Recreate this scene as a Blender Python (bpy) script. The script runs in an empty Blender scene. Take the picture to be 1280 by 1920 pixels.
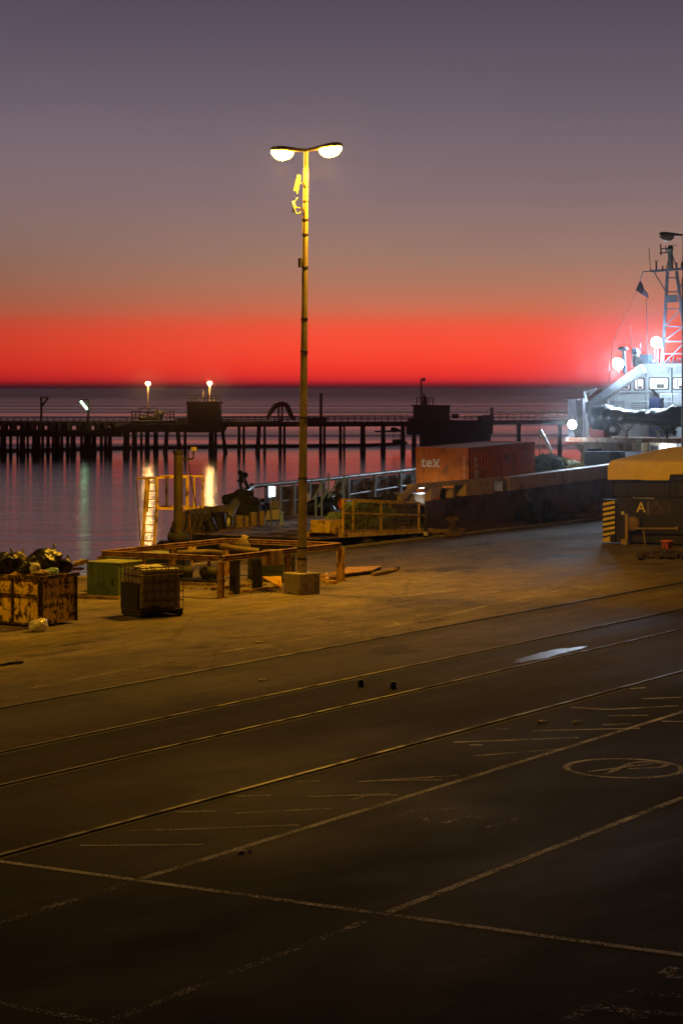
import bpy, math, random
from mathutils import Vector, Matrix, noise
random.seed(7)
C = bpy.context.scene.collection
PI = math.pi
# ------------------------------------------------------------------ camera frame
H, F, HX, HY = 5.6, 4300.0, 640.0, 728.0      # eye height, focal length in photo pixels, vanishing row
AZ = math.radians(31.2)                        # the quay (world X) runs 31.2 degrees right of the view
FW = Vector((math.cos(AZ), math.sin(AZ), 0)); RT = Vector((math.sin(AZ), -math.cos(AZ), 0))
cam = bpy.data.cameras.new('camera'); co = bpy.data.objects.new('camera', cam); C.objects.link(co)
cam.sensor_fit = 'HORIZONTAL'; cam.sensor_width = 36; cam.lens = F/1280*36
cam.shift_y = -(960-HY)/1280; cam.clip_start = 0.5; cam.clip_end = 200000
co.location = (0, 0, H); co.rotation_euler = (PI/2, 0, AZ-PI/2)
bpy.context.scene.camera = co
vs = bpy.context.scene.view_settings
vs.view_transform = 'Standard'; vs.look = 'None'; vs.exposure = 0; vs.gamma = 1
WATER = -2.5
EDGE = 41.8

def s2l(c):
    return tuple((v/255/12.92 if v/255 < .04045 else ((v/255+.055)/1.055)**2.4) for v in c)
# ------------------------------------------------------------------ sky
w = bpy.data.worlds.new('World'); bpy.context.scene.world = w; w.use_nodes = True
nt = w.node_tree; nt.nodes.clear()
def N(t, **k):
    n = nt.nodes.new(t)
    for a, b in k.items(): setattr(n, a, b)
    return n
def L(a, b): nt.links.new(a, b)
tc = N('ShaderNodeTexCoord'); sx = N('ShaderNodeSeparateXYZ'); L(tc.outputs['Generated'], sx.inputs[0])
mr = N('ShaderNodeMapRange'); L(sx.outputs['Z'], mr.inputs['Value'])
mr.inputs['From Min'].default_value = 0; mr.inputs['From Max'].default_value = 0.17
ramp = N('ShaderNodeValToRGB'); L(mr.outputs[0], ramp.inputs[0])
SKY = [(728, (58, 28, 38)), (723, (90, 28, 38)), (718, (160, 30, 38)), (712, (210, 42, 44)), (700, (238, 52, 44)), (680, (252, 64, 46)),
       (650, (255, 77, 52)), (620, (248, 84, 58)), (602, (232, 94, 66)), (585, (212, 106, 78)), (565, (195, 113, 86)), (530, (176, 118, 95)), (480, (157, 119, 104)),
       (420, (145, 116, 111)), (340, (131, 110, 114)), (240, (117, 102, 111)), (120, (101, 89, 102)), (0, (86, 76, 91))]
els = ramp.color_ramp.elements
for i, (y, c) in enumerate(SKY):
    t = (HY-y)/F; t = (t/math.sqrt(1+t*t))/.17
    e = els[0] if i == 0 else (els[1] if i == 1 else els.new(t))
    e.position = t; e.color = (*s2l(c), 1)
m2 = N('ShaderNodeMapRange', interpolation_type='SMOOTHSTEP'); L(sx.outputs['Z'], m2.inputs['Value'])
m2.inputs['From Min'].default_value = .165; m2.inputs['From Max'].default_value = .42
mixd = N('ShaderNodeMixRGB'); L(m2.outputs[0], mixd.inputs[0]); L(ramp.outputs[0], mixd.inputs[1])
mixd.inputs[2].default_value = (.006, .006, .016, 1)
# the glow is strongest straight ahead and fades round to the night side
dF = N('ShaderNodeVectorMath', operation='DOT_PRODUCT'); L(tc.outputs['Generated'], dF.inputs[0]); dF.inputs[1].default_value = FW+RT*.1
mF = N('ShaderNodeMapRange', interpolation_type='SMOOTHSTEP'); L(dF.outputs['Value'], mF.inputs['Value'])
mF.inputs['From Min'].default_value = -.3; mF.inputs['From Max'].default_value = .95
mF.inputs['To Min'].default_value = .1; mF.inputs['To Max'].default_value = 1
dR = N('ShaderNodeVectorMath', operation='DOT_PRODUCT'); L(tc.outputs['Generated'], dR.inputs[0]); dR.inputs[1].default_value = RT
mR = N('ShaderNodeMapRange', interpolation_type='SMOOTHSTEP'); L(dR.outputs['Value'], mR.inputs['Value'])
mR.inputs['From Min'].default_value = -.26; mR.inputs['From Max'].default_value = .02
mR.inputs['To Min'].default_value = .45; mR.inputs['To Max'].default_value = 1
mE = N('ShaderNodeMapRange', interpolation_type='SMOOTHSTEP'); L(sx.outputs['Z'], mE.inputs['Value'])
mE.inputs['From Min'].default_value = .02; mE.inputs['From Max'].default_value = .11
mixR = N('ShaderNodeMapRange'); L(mE.outputs[0], mixR.inputs['Value']); L(mR.outputs[0], mixR.inputs['To Min']); mixR.inputs['To Max'].default_value = .97
mul = N('ShaderNodeMath', operation='MULTIPLY'); L(mF.outputs[0], mul.inputs[0]); L(mixR.outputs[0], mul.inputs[1])
# thin smoky unevenness of the sky
smap = N('ShaderNodeMapping'); L(tc.outputs['Generated'], smap.inputs[0]); smap.inputs['Scale'].default_value = (3, 3, 9)
sn = N('ShaderNodeTexNoise'); L(smap.outputs[0], sn.inputs['Vector']); sn.inputs['Scale'].default_value = 1.6; sn.inputs['Detail'].default_value = 4
smr = N('ShaderNodeMapRange'); L(sn.outputs[0], smr.inputs['Value']); smr.inputs['From Min'].default_value = .25; smr.inputs['From Max'].default_value = .75
smr.inputs['To Min'].default_value = .95; smr.inputs['To Max'].default_value = 1.05
smx = N('ShaderNodeVectorMath', operation='SCALE'); L(mixd.outputs[0], smx.inputs[0]); L(smr.outputs[0], smx.inputs['Scale'])
bg = N('ShaderNodeBackground'); L(smx.outputs[0], bg.inputs[0]); L(mul.outputs[0], bg.inputs[1])
wo = N('ShaderNodeOutputWorld'); L(bg.outputs[0], wo.inputs[0])

# ------------------------------------------------------------------ points from the survey of the photograph
def gp(px, py, z=0.0):                          # ray meets the level z
    d = F*(H-z)/(py-HY); return FW*d+RT*((px-HX)/F*d)+Vector((0, 0, z))
def yp(px, py, Y):                              # ray meets the plane Y
    k = (px-HX)/F; d = Y/(FW.y+RT.y*k); p = (FW+RT*k)*d; p.z = H-(py-HY)*d/F; return p
def xp(px, py, X):                              # ray meets the plane X
    k = (px-HX)/F; d = X/(FW.x+RT.x*k); p = (FW+RT*k)*d; p.z = H-(py-HY)*d/F; return p
def dp(px, py, d):                              # ray at the depth d
    k = (px-HX)/F; p = (FW+RT*k)*d; p.z = H-(py-HY)*d/F; return p

# ------------------------------------------------------------------ mesh builder
class MB:
    def __init__(s): s.v = []; s.f = []; s.sm = []; s.g = []
    def add(s, vs_, fs, smooth=False):
        o = len(s.v); s.v += [Vector(v) for v in vs_]
        s.f += [tuple(i+o for i in f) for f in fs]; s.sm += [smooth]*len(fs); s.g.append((o, len(s.v), len(s.f)-len(fs), len(s.f))); return s
    def box(s, x0, y0, z0, x1, y1, z1):
        x0, x1 = min(x0, x1), max(x0, x1); y0, y1 = min(y0, y1), max(y0, y1); z0, z1 = min(z0, z1), max(z0, z1)
        return s.add([(x0,y0,z0),(x1,y0,z0),(x1,y1,z0),(x0,y1,z0),(x0,y0,z1),(x1,y0,z1),(x1,y1,z1),(x0,y1,z1)],
                     [(0,3,2,1),(4,5,6,7),(0,1,5,4),(1,2,6,5),(2,3,7,6),(3,0,4,7)])
    def ob(s, M, x0, y0, z0, x1, y1, z1):
        n = len(s.v); s.box(x0, y0, z0, x1, y1, z1)
        for i in range(n, len(s.v)): s.v[i] = M @ s.v[i]
        return s
    def bar(s, a, b, w=.05, h=None, up=(0, 0, 1)):
        a = Vector(a); b = Vector(b); h = h or w; d = (b-a)
        if d.length < 1e-6: return s
        d.normalize(); u = Vector(up)
        if abs(d.dot(u)) > .98: u = Vector((1, 0, 0))
        r = d.cross(u).normalized(); u = r.cross(d).normalized()
        vs_ = [p+r*sx_*w/2+u*sz*h/2 for p in (a, b) for sx_, sz in ((-1,-1),(1,-1),(1,1),(-1,1))]
        return s.add(vs_, [(0,1,2,3),(7,6,5,4),(0,4,5,1),(1,5,6,2),(2,6,7,3),(3,7,4,0)])
    def tube(s, a, b, r0=.03, r1=None, n=8, cap=True):
        return s.path([a, b], [r0, r0 if r1 is None else r1], n, cap)
    def path(s, pts, rs, n=8, cap=True):
        pts = [Vector(p) for p in pts]
        if not isinstance(rs, (list, tuple)): rs = [rs]*len(pts)
        vs_ = []; prev = None
        for i, p in enumerate(pts):
            d = (pts[min(i+1, len(pts)-1)]-pts[max(i-1, 0)]).normalized()
            u = Vector((0, 0, 1)) if abs(d.z) < .95 else Vector((1, 0, 0))
            if prev is not None: u = prev
            r = d.cross(u).normalized(); u = r.cross(d).normalized(); prev = u
            for k in range(n):
                t = 2*PI*k/n; vs_.append(p+(r*math.cos(t)+u*math.sin(t))*rs[i])
        fs = [(i*n+k, i*n+(k+1) % n, (i+1)*n+(k+1) % n, (i+1)*n+k) for i in range(len(pts)-1) for k in range(n)]
        s.add(vs_, fs, n > 5)
        if cap:
            m = len(pts)-1
            s.add(vs_[:n], [tuple(range(n))[::-1]]); s.add(vs_[m*n:], [tuple(range(n))])
            a_ = s.g[-3]; b_ = s.g[-1]; s.g[-3:] = [(a_[0], b_[1], a_[2], b_[3])]
        return s
    def lathe(s, c, prof, n=16, M=None):
        vs_ = []
        for r, z in prof:
            for k in range(n):
                t = 2*PI*k/n; v = Vector((r*math.cos(t), r*math.sin(t), z))
                vs_.append(Vector(c)+(M @ v if M else v))
        m = len(prof)
        fs = [(i*n+k, i*n+(k+1) % n, (i+1)*n+(k+1) % n, (i+1)*n+k) for i in range(m-1) for k in range(n)]
        s.add(vs_, fs, True); s.add(vs_[:n], [tuple(range(n))[::-1]]); s.add(vs_[(m-1)*n:], [tuple(range(n))])
        return s
    def prism(s, poly, ext):                    # poly: list of 3D points, ext: vector
        ext = Vector(ext); n = len(poly); a = [Vector(p) for p in poly]; b = [p+ext for p in a]
        return s.add(a+b, [tuple(range(n))[::-1], tuple(range(n, 2*n))]+[(i, (i+1) % n, (i+1) % n+n, i+n) for i in range(n)])
    def blob(s, c, r, seed=0, amp=.25, fr=1.6, sub=3, crink=.0, flat=None, rot=0):
        import bmesh
        bm = bmesh.new(); bmesh.ops.create_icosphere(bm, subdivisions=sub, radius=1)
        R = Matrix.Rotation(rot, 3, 'Z'); c = Vector(c); o = Vector((seed*3.7, seed*1.9, seed*.7)); vs_ = []
        for v in bm.verts:
            p = v.co.copy(); n1 = noise.noise(p*fr+o); n2 = noise.noise(p*fr*2.7+o*2)
            k = 1+amp*(n1+.5*n2)*1.6
            if crink: k += crink*(abs(noise.noise(p*fr*3.5+o))+.6*abs(noise.noise(p*fr*8+o))-.35)
            q = Vector((p.x*r[0]*k, p.y*r[1]*k, p.z*r[2]*k)); q = R @ q
            if flat is not None and q.z < flat: q.z = flat
            vs_.append(c+q)
        fs = [tuple(v.index for v in f.verts) for f in bm.faces]; bm.free()
        return s.add(vs_, fs, crink < .3)
    def build(s, name, m, parent=None, loc=None, bevel=0):
        me = bpy.data.meshes.new(name)
        base = Vector(loc) if loc is not None else (root_loc(parent) if parent else Vector((0, 0, 0)))
        me.from_pydata([tuple(v-base) for v in s.v], [], s.f); me.materials.append(m)
        for p, q in zip(me.polygons, s.sm): p.use_smooth = q
        me.validate(); me.update()
        o = bpy.data.objects.new(name, me); C.objects.link(o)
        if parent: o.parent = parent
        else: o.location = base
        if bevel:
            b = o.modifiers.new('bevel', 'BEVEL'); b.width = bevel; b.segments = 2; b.limit_method = 'ANGLE'; b.angle_limit = .6
        return o
def build_each(mb, name, m, parent=None, bevel=0, join=1):
    out = []
    for i in range(0, len(mb.g), join):             # every `join` added shapes make one part
        gs = mb.g[i:i+join]; v0 = gs[0][0]; v1 = gs[-1][1]; f0 = gs[0][2]; f1 = gs[-1][3]
        q = MB(); q.v = mb.v[v0:v1]; q.f = [tuple(k-v0 for k in f) for f in mb.f[f0:f1]]; q.sm = mb.sm[f0:f1]
        out.append(q.build(name, m, parent, bevel=bevel))
    return out
def root_loc(o):
    v = Vector(o.location)
    while o.parent: o = o.parent; v += Vector(o.location)
    return v
def tag(o, label, cat, group=None):
    o['label'] = label; o['category'] = cat
    if group: o['group'] = group
    return o
def thing(name, loc, label, cat, group=None):
    o = bpy.data.objects.new(name, None); C.objects.link(o); o.location = Vector(loc); o.empty_display_size = .2
    return tag(o, label, cat, group)
def struct(o, kind='structure'): o['kind'] = kind; return o
def copy_tree(o, parent=None):
    c = o.copy(); C.objects.link(c); c.parent = parent
    for ch in list(o.children): copy_tree(ch, c)
    return c

# ------------------------------------------------------------------ materials
_m = {}
def newmat(name):
    m = bpy.data.materials.new(name); m.use_nodes = True; t = m.node_tree; b = t.nodes['Principled BSDF']; return m, t, b
def tex(t, kind, scale, vec, detail=6, rough=.6, **k):
    n = t.nodes.new(kind); n.inputs['Scale'].default_value = scale
    if 'Detail' in n.inputs: n.inputs['Detail'].default_value = detail; n.inputs['Roughness'].default_value = rough
    for a, b in k.items(): setattr(n, a, b)
    t.links.new(vec, n.inputs['Vector']); return n
def coords(t, sc=(1, 1, 1), rot=0):
    c = t.nodes.new('ShaderNodeTexCoord'); mp = t.nodes.new('ShaderNodeMapping'); t.links.new(c.outputs['Object'], mp.inputs[0])
    mp.inputs['Scale'].default_value = sc; mp.inputs['Rotation'].default_value = (0, 0, rot); return mp.outputs[0]
def rampn(t, src, stops):
    r = t.nodes.new('ShaderNodeValToRGB'); t.links.new(src, r.inputs[0]); e = r.color_ramp.elements
    for i, (p, c) in enumerate(stops):
        x = e[i] if i < 2 else e.new(p)
        x.position = p; x.color = (*c, 1) if len(c) == 3 else c
    return r
def mixc(t, fac, a, b, mode='MIX'):
    n = t.nodes.new('ShaderNodeMixRGB'); n.blend_type = mode
    for i, x in ((0, fac), (1, a), (2, b)):
        if hasattr(x, 'links'): t.links.new(x, n.inputs[i])
        elif i == 0: n.inputs[0].default_value = x
        else: n.inputs[i].default_value = (*x, 1)
    return n.outputs[0]
def bump(t, b, src, strength=.3, dist=.02):
    n = t.nodes.new('ShaderNodeBump'); n.inputs['Strength'].default_value = strength; n.inputs['Distance'].default_value = dist
    t.links.new(src, n.inputs['Height']); t.links.new(n.outputs[0], b.inputs['Normal']); return n
def surf(name, col, rough=.6, metal=0, var=.35, scale=3, dirt=None, amount=.5, dscale=2.5, bmp=.2, spec=None, streak=False):
    if name in _m: return _m[name]
    m, t, b = newmat(name); v = coords(t)
    n1 = tex(t, 'ShaderNodeTexNoise', scale, v)
    r1 = rampn(t, n1.outputs[0], [(.3, tuple(c*(1-var) for c in col)), (.7, tuple(min(1, c*(1+var*.6)) for c in col))])
    out = r1.outputs[0]; b.inputs['Roughness'].default_value = rough
    if dirt:
        v2 = coords(t, (1, 1, .35) if streak else (1, 1, 1))
        n2 = tex(t, 'ShaderNodeTexNoise', dscale, v2, 10, .7)
        r2 = rampn(t, n2.outputs[0], [(1-amount-.06, (0, 0, 0)), (1-amount+.04, (1, 1, 1))])
        out = mixc(t, r2.outputs[0], out, dirt)
        rr = rampn(t, r2.outputs[0], [(0, (rough,)*3), (1, (.9,)*3)]); t.links.new(rr.outputs[0], b.inputs['Roughness'])
    t.links.new(out, b.inputs['Base Color']); b.inputs['Metallic'].default_value = metal
    if spec is not None: b.inputs['Specular IOR Level'].default_value = spec
    if bmp:
        n3 = tex(t, 'ShaderNodeTexNoise', 18, v, 6); bump(t, b, n3.outputs[0], bmp, .01)
    _m[name] = m; return m
def emit(name, col, strength):
    if name in _m: return _m[name]
    m, t, b = newmat(name); b.inputs['Base Color'].default_value = (.8, .8, .8, 1)
    b.inputs['Emission Color'].default_value = (*col, 1); b.inputs['Emission Strength'].default_value = strength
    _m[name] = m; return m
RUST = (.11, .035, .012)
rust_yellow = surf('rusty_yellow_paint', (.98, .62, .05), .6, dirt=(.08, .032, .01), amount=.47, dscale=5.5, var=.25)
rust_beam = surf('rusted_steel', (.42, .25, .08), .8, dirt=(.17, .075, .025), amount=.46, dscale=5)
cage_m = surf('dark_rusted_wire', (.08, .045, .02), .7)
yellow = surf('yellow_safety_paint', (.72, .50, .05), .5, dirt=RUST, amount=.42, dscale=4)
hoodyellow = surf('machine_yellow_paint', (.86, .66, .002), .75, spec=.1, var=.12, dirt=(.25, .12, .01), amount=.3, dscale=2.2, bmp=.05)
dark_steel = surf('dark_painted_steel', (.018, .015, .021), .6, dirt=(.035, .022, .016), amount=.4)
black_iron = surf('black_iron', (.018, .015, .015), .7)
black_rubber = surf('black_rubber', (.015, .014, .014), .8)
green = surf('green_cabinet_paint', (.10, .17, .06), .55, dirt=(.07, .08, .03), amount=.42)
galv = surf('galvanised_steel', (.42, .42, .42), .42, .6, dirt=(.15, .12, .09), amount=.4)
pole_m = surf('painted_steel_pole', (.27, .22, .13), .5, dirt=(.18, .13, .07), amount=.45, dscale=1.5, streak=True)
conc_m = surf('cast_concrete', (.36, .31, .22), .85, dirt=(.16, .13, .10), amount=.45, dscale=3)
hull_m = surf('dark_hull_paint', (.085, .058, .048), .55, dirt=(.04, .028, .02), amount=.45, dscale=.9)
beige_m = surf('beige_ship_paint', (.50, .37, .24), .55, dirt=(.2, .11, .06), amount=.38, dscale=1.2)
deck_m = surf('worn_steel_deck', (.5, .34, .2), .6, dirt=(.08, .055, .04), amount=.5, dscale=.8)
plate_m = surf('weathered_bulwark_plate', (.26, .2, .18), .6, dirt=(.07, .045, .035), amount=.5, dscale=1.2)
white_m = surf('white_ship_paint', (.66, .69, .70), .45, var=.12, dirt=(.35, .28, .2), amount=.33, dscale=1.5, streak=True)
cream_m = surf('stained_cream_paint', (.50, .43, .30), .6, dirt=(.2, .08, .04), amount=.42, dscale=1.6)
redrust_m = surf('rusty_deck_edge', (.32, .14, .08), .7, dirt=(.5, .45, .38), amount=.45, dscale=1.5)
blue_m = surf('dark_blue_paint', (.02, .035, .1), .5)
cont_m = surf('rust_red_container_paint', (.52, .13, .012), .9, var=.25, dirt=(.17, .06, .02), amount=.42, dscale=1.6, bmp=.05, spec=.1)
lettering = surf('cream_lettering', (.75, .6, .38), .6, var=.1, bmp=0)
plastic_w = surf('milky_plastic', (.24, .21, .15), .35, var=.3)
tarp_m = surf('dark_tarpaulin', (.012, .018, .03), .32, var=.3, bmp=.3)
bag_m = surf('black_bin_bag', (.012, .011, .011), .42, var=.2, bmp=0)
net_green = surf('green_fishing_net', (.08, .17, .11), .8, dirt=(.03, .05, .03), amount=.5, dscale=9)
net_dark = surf('dark_fishing_net', (.03, .03, .026), .9, dirt=(.06, .05, .035), amount=.4, dscale=9)
wood_m = surf('weathered_wood', (.30, .20, .09), .75, dirt=(.12, .07, .03), amount=.45)
orange_plate = surf('orange_steel_plate', (.60, .36, .05), .6, dirt=(.3, .1, .02), amount=.42)
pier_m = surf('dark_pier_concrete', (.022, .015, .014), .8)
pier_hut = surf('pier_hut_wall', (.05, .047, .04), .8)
board_w = surf('off_white_board', (.6, .58, .5), .6, var=.15)
orange_p = surf('orange_plastic', (.7, .16, .02), .5)
card_m = surf('cardboard', (.38, .26, .13), .85)
red_m = surf('dark_red_paint', (.22, .03, .03), .6)
litter_w = surf('pale_litter', (.6, .57, .5), .7)
glass_dark = surf('unlit_lamp_glass', (.62, .68, .76), .2, var=.05, bmp=0)
SOD = (1.0, .47, .022)
sodium = emit('sodium_lamp_glow', (1, .56, .05), 170)
pier_glow = emit('pier_lamp_glow', (1, .55, .18), 420)
tube_glow = emit('fluorescent_tube_glow', (.5, 1, .5), 10)
cool_glow = emit('floodlight_glow', (.62, .80, 1), 750)
cool_soft = emit('deck_lamp_glow', (.85, .93, 1), 7)

# ------------------------------------------------------------------ quay ground
def ground_material():
    m, t, b = newmat('quay_surface')
    c = t.nodes.new('ShaderNodeTexCoord').outputs['Object']
    def mp(sc, rot=0):
        n = t.nodes.new('ShaderNodeMapping'); t.links.new(c, n.inputs[0]); n.inputs['Scale'].default_value = sc
        n.inputs['Rotation'].default_value = (0, 0, rot); return n.outputs[0]
    big = tex(t, 'ShaderNodeTexNoise', .16, mp((.6, 1.3, 1)), 5, .6)
    mid = tex(t, 'ShaderNodeTexNoise', .8, mp((.8, 1.2, 1), .12), 9, .68)
    stk = tex(t, 'ShaderNodeTexNoise', 1.6, mp((.10, 1.4, 1), -.06), 6, .7)
    fine = tex(t, 'ShaderNodeTexNoise', 14, c, 8, .7)
    base = rampn(t, mid.outputs[0], [(.32, (.10, .083, .063)), (.42, (.155, .128, .098)), (.55, (.19, .158, .12)), (.7, (.25, .21, .16))]).outputs[0]
    sm = rampn(t, stk.outputs[0], [(.36, (.7, .69, .68)), (.52, (1, 1, 1))]).outputs[0]
    base = mixc(t, .85, base, sm, 'MULTIPLY')
    bm_ = rampn(t, big.outputs[0], [(.40, (.68, .67, .65)), (.46, (.86, .85, .83)), (.6, (1.08, 1.06, 1.03))]).outputs[0]
    base = mixc(t, .9, base, bm_, 'MULTIPLY')
    fm = rampn(t, fine.outputs[0], [(.32, (.5, .5, .5)), (.62, (1.3, 1.3, 1.3))]).outputs[0]
    base = mixc(t, .8, base, fm, 'MULTIPLY')
    g2 = tex(t, 'ShaderNodeTexNoise', 4.5, mp((.5, 1, 1), -.1), 12, .75)
    base = mixc(t, .8, base, rampn(t, g2.outputs[0], [(.36, (.55, .54, .53)), (.47, (1, 1, 1)), (.66, (1.25, 1.23, 1.2))]).outputs[0], 'MULTIPLY')
    oil = tex(t, 'ShaderNodeTexNoise', .55, mp((.55, 1, 1), .3), 3, .55)
    base = mixc(t, .75, base, rampn(t, oil.outputs[0], [(.33, (.35, .34, .33)), (.38, (1, 1, 1))]).outputs[0], 'MULTIPLY')
    # repair patches of differing tone, long scuffs, pale scrapes
    vp = tex(t, 'ShaderNodeTexVoronoi', .3, mp((.5, 1.1, 1), .05)); pj = t.nodes.new('ShaderNodeSeparateColor'); t.links.new(vp.outputs['Color'], pj.inputs[0])
    base = mixc(t, .9, base, rampn(t, pj.outputs[0], [(.1, (.72, .70, .68)), (.3, (.95, .94, .92)), (.8, (1.0, 1.0, 1.0)), (.95, (1.18, 1.15, 1.1))]).outputs[0], 'MULTIPLY')
    sc1 = tex(t, 'ShaderNodeTexNoise', 2.2, mp((.06, 1.6, 1), .03), 8, .7)
    base = mixc(t, .9, base, rampn(t, sc1.outputs[0], [(.34, (.5, .48, .46)), (.41, (1, 1, 1)), (.62, (1, 1, 1)), (.7, (1.5, 1.45, 1.4))]).outputs[0], 'MULTIPLY')
    sc2 = tex(t, 'ShaderNodeTexNoise', 1.5, mp((.12, 1.5, 1), -.55), 8, .72)
    base = mixc(t, .8, base, rampn(t, sc2.outputs[0], [(.33, (.55, .54, .52)), (.38, (1, 1, 1))]).outputs[0], 'MULTIPLY')
    # slab joints: thin dark lines along and across the quay
    sj = t.nodes.new('ShaderNodeSeparateXYZ'); t.links.new(c, sj.inputs[0])
    for ax, per, off in (('X', 6.1, 1.3), ('Y', 5.2, 0.9)):
        f1 = t.nodes.new('ShaderNodeMath'); f1.operation = 'PINGPONG'; ad2 = t.nodes.new('ShaderNodeMath'); ad2.operation = 'ADD'; ad2.inputs[1].default_value = off
        t.links.new(sj.outputs[ax], ad2.inputs[0]); t.links.new(ad2.outputs[0], f1.inputs[0]); f1.inputs[1].default_value = per/2
        jr = rampn(t, f1.outputs[0], [(.006, (.45, .43, .4)), (.022, (1, 1, 1))]).outputs[0]; base = mixc(t, .6, base, jr, 'MULTIPLY')
    # cracks
    vor = tex(t, 'ShaderNodeTexVoronoi', .22, mp((1, 1.4, 1)), feature='DISTANCE_TO_EDGE')
    wob = tex(t, 'ShaderNodeTexNoise', 3, c, 4)
    ad = t.nodes.new('ShaderNodeMath'); ad.operation = 'MULTIPLY_ADD'; t.links.new(wob.outputs[0], ad.inputs[0]); ad.inputs[1].default_value = .035
    t.links.new(vor.outputs[0], ad.inputs[2])
    ck = rampn(t, ad.outputs[0], [(.017, (.35, .33, .3)), (.027, (1, 1, 1))]).outputs[0]
    base = mixc(t, .55, base, ck, 'MULTIPLY')
    sep = t.nodes.new('ShaderNodeSeparateXYZ'); t.links.new(c, sep.inputs[0]); Y = sep.outputs['Y']
    def band(y0, y1, soft, dark):               # a strip of grime along the rails, ragged edges
        nonlocal base
        wn = t.nodes.new('ShaderNodeMath'); wn.operation = 'MULTIPLY_ADD'; t.links.new(stk.outputs[0], wn.inputs[0]); wn.inputs[1].default_value = .35; wn.inputs[2].default_value = -.17
        ya = t.nodes.new('ShaderNodeMath'); ya.operation = 'ADD'; t.links.new(Y, ya.inputs[0]); t.links.new(wn.outputs[0], ya.inputs[1])
        a = t.nodes.new('ShaderNodeMapRange'); t.links.new(ya.outputs[0], a.inputs[0]); a.inputs[1].default_value = y0-soft; a.inputs[2].default_value = y0
        b_ = t.nodes.new('ShaderNodeMapRange'); t.links.new(ya.outputs[0], b_.inputs[0]); b_.inputs[1].default_value = y1; b_.inputs[2].default_value = y1+soft
        b_.inputs[3].default_value = 1; b_.inputs[4].default_value = 0
        mm = t.nodes.new('ShaderNodeMath'); mm.operation = 'MULTIPLY'; t.links.new(a.outputs[0], mm.inputs[0]); t.links.new(b_.outputs[0], mm.inputs[1])
        base = mixc(t, mm.outputs[0], base, mixc(t, 1, base, (dark,)*3, 'MULTIPLY'))
    band(20.9, 22.65, .15, .45); band(22.0, 22.68, .12, .4); band(17.75, 20.7, .4, .66); band(22.8, 25.8, .1, .8); band(20.2, 20.72, .2, .55); band(25.3, 25.8, .3, .7); band(17.1, 17.6, .05, .8)
    sd = t.nodes.new('ShaderNodeMapRange'); t.links.new(Y, sd.inputs[0]); sd.inputs[1].default_value = 19; sd.inputs[2].default_value = 32; sd.inputs[3].default_value = .88; sd.inputs[4].default_value = 0  # tarred ground darkens landward; lamp falloff also put into the colour
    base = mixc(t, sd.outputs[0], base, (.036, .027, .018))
    # asphalt south of the last rail
    asn = tex(t, 'ShaderNodeTexNoise', 60, c, 3, .8)
    asb = rampn(t, asn.outputs[0], [(.3, (.022, .019, .016)), (.7, (.062, .053, .046))]).outputs[0]
    asb = mixc(t, .6, asb, rampn(t, mid.outputs[0], [(.35, (.6, .6, .6)), (.7, (1.3, 1.3, 1.3))]).outputs[0], 'MULTIPLY')
    am = t.nodes.new('ShaderNodeMapRange'); t.links.new(Y, am.inputs[0]); am.inputs[1].default_value = 17.02; am.inputs[2].default_value = 16.98
    base = mixc(t, am.outputs[0], base, asb)
    t.links.new(base, b.inputs['Base Color'])
    rr = rampn(t, big.outputs[0], [(.35, (.72,)*3), (.6, (.95,)*3)]); t.links.new(rr.outputs[0], b.inputs['Roughness'])
    sp = t.nodes.new('ShaderNodeMapRange'); t.links.new(Y, sp.inputs[0]); sp.inputs[1].default_value = 17; sp.inputs[2].default_value = 42
    sp.inputs[3].default_value = .03; sp.inputs[4].default_value = .2; t.links.new(sp.outputs[0], b.inputs['Specular IOR Level'])
    mx = t.nodes.new('ShaderNodeMath'); mx.operation = 'MULTIPLY_ADD'; t.links.new(fine.outputs[0], mx.inputs[0]); mx.inputs[1].default_value = .3; t.links.new(mid.outputs[0], mx.inputs[2])
    bump(t, b, mx.outputs[0], .5, .05)
    return m
g = MB(); g.box(-120, -120, -3.5, 420, EDGE, 0); struct(g.build('quay_ground', ground_material()))
g = MB()
for k in range(60):                             # coping stones along the edge, slightly uneven
    x = 30+k*2.0; h = .035+random.random()*.02; g.box(x+.01, EDGE-.42, .003, x+1.98, EDGE+.05+random.random()*.02, h)
struct(g.build('quay_kerb', conc_m, bevel=.01))

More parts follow.
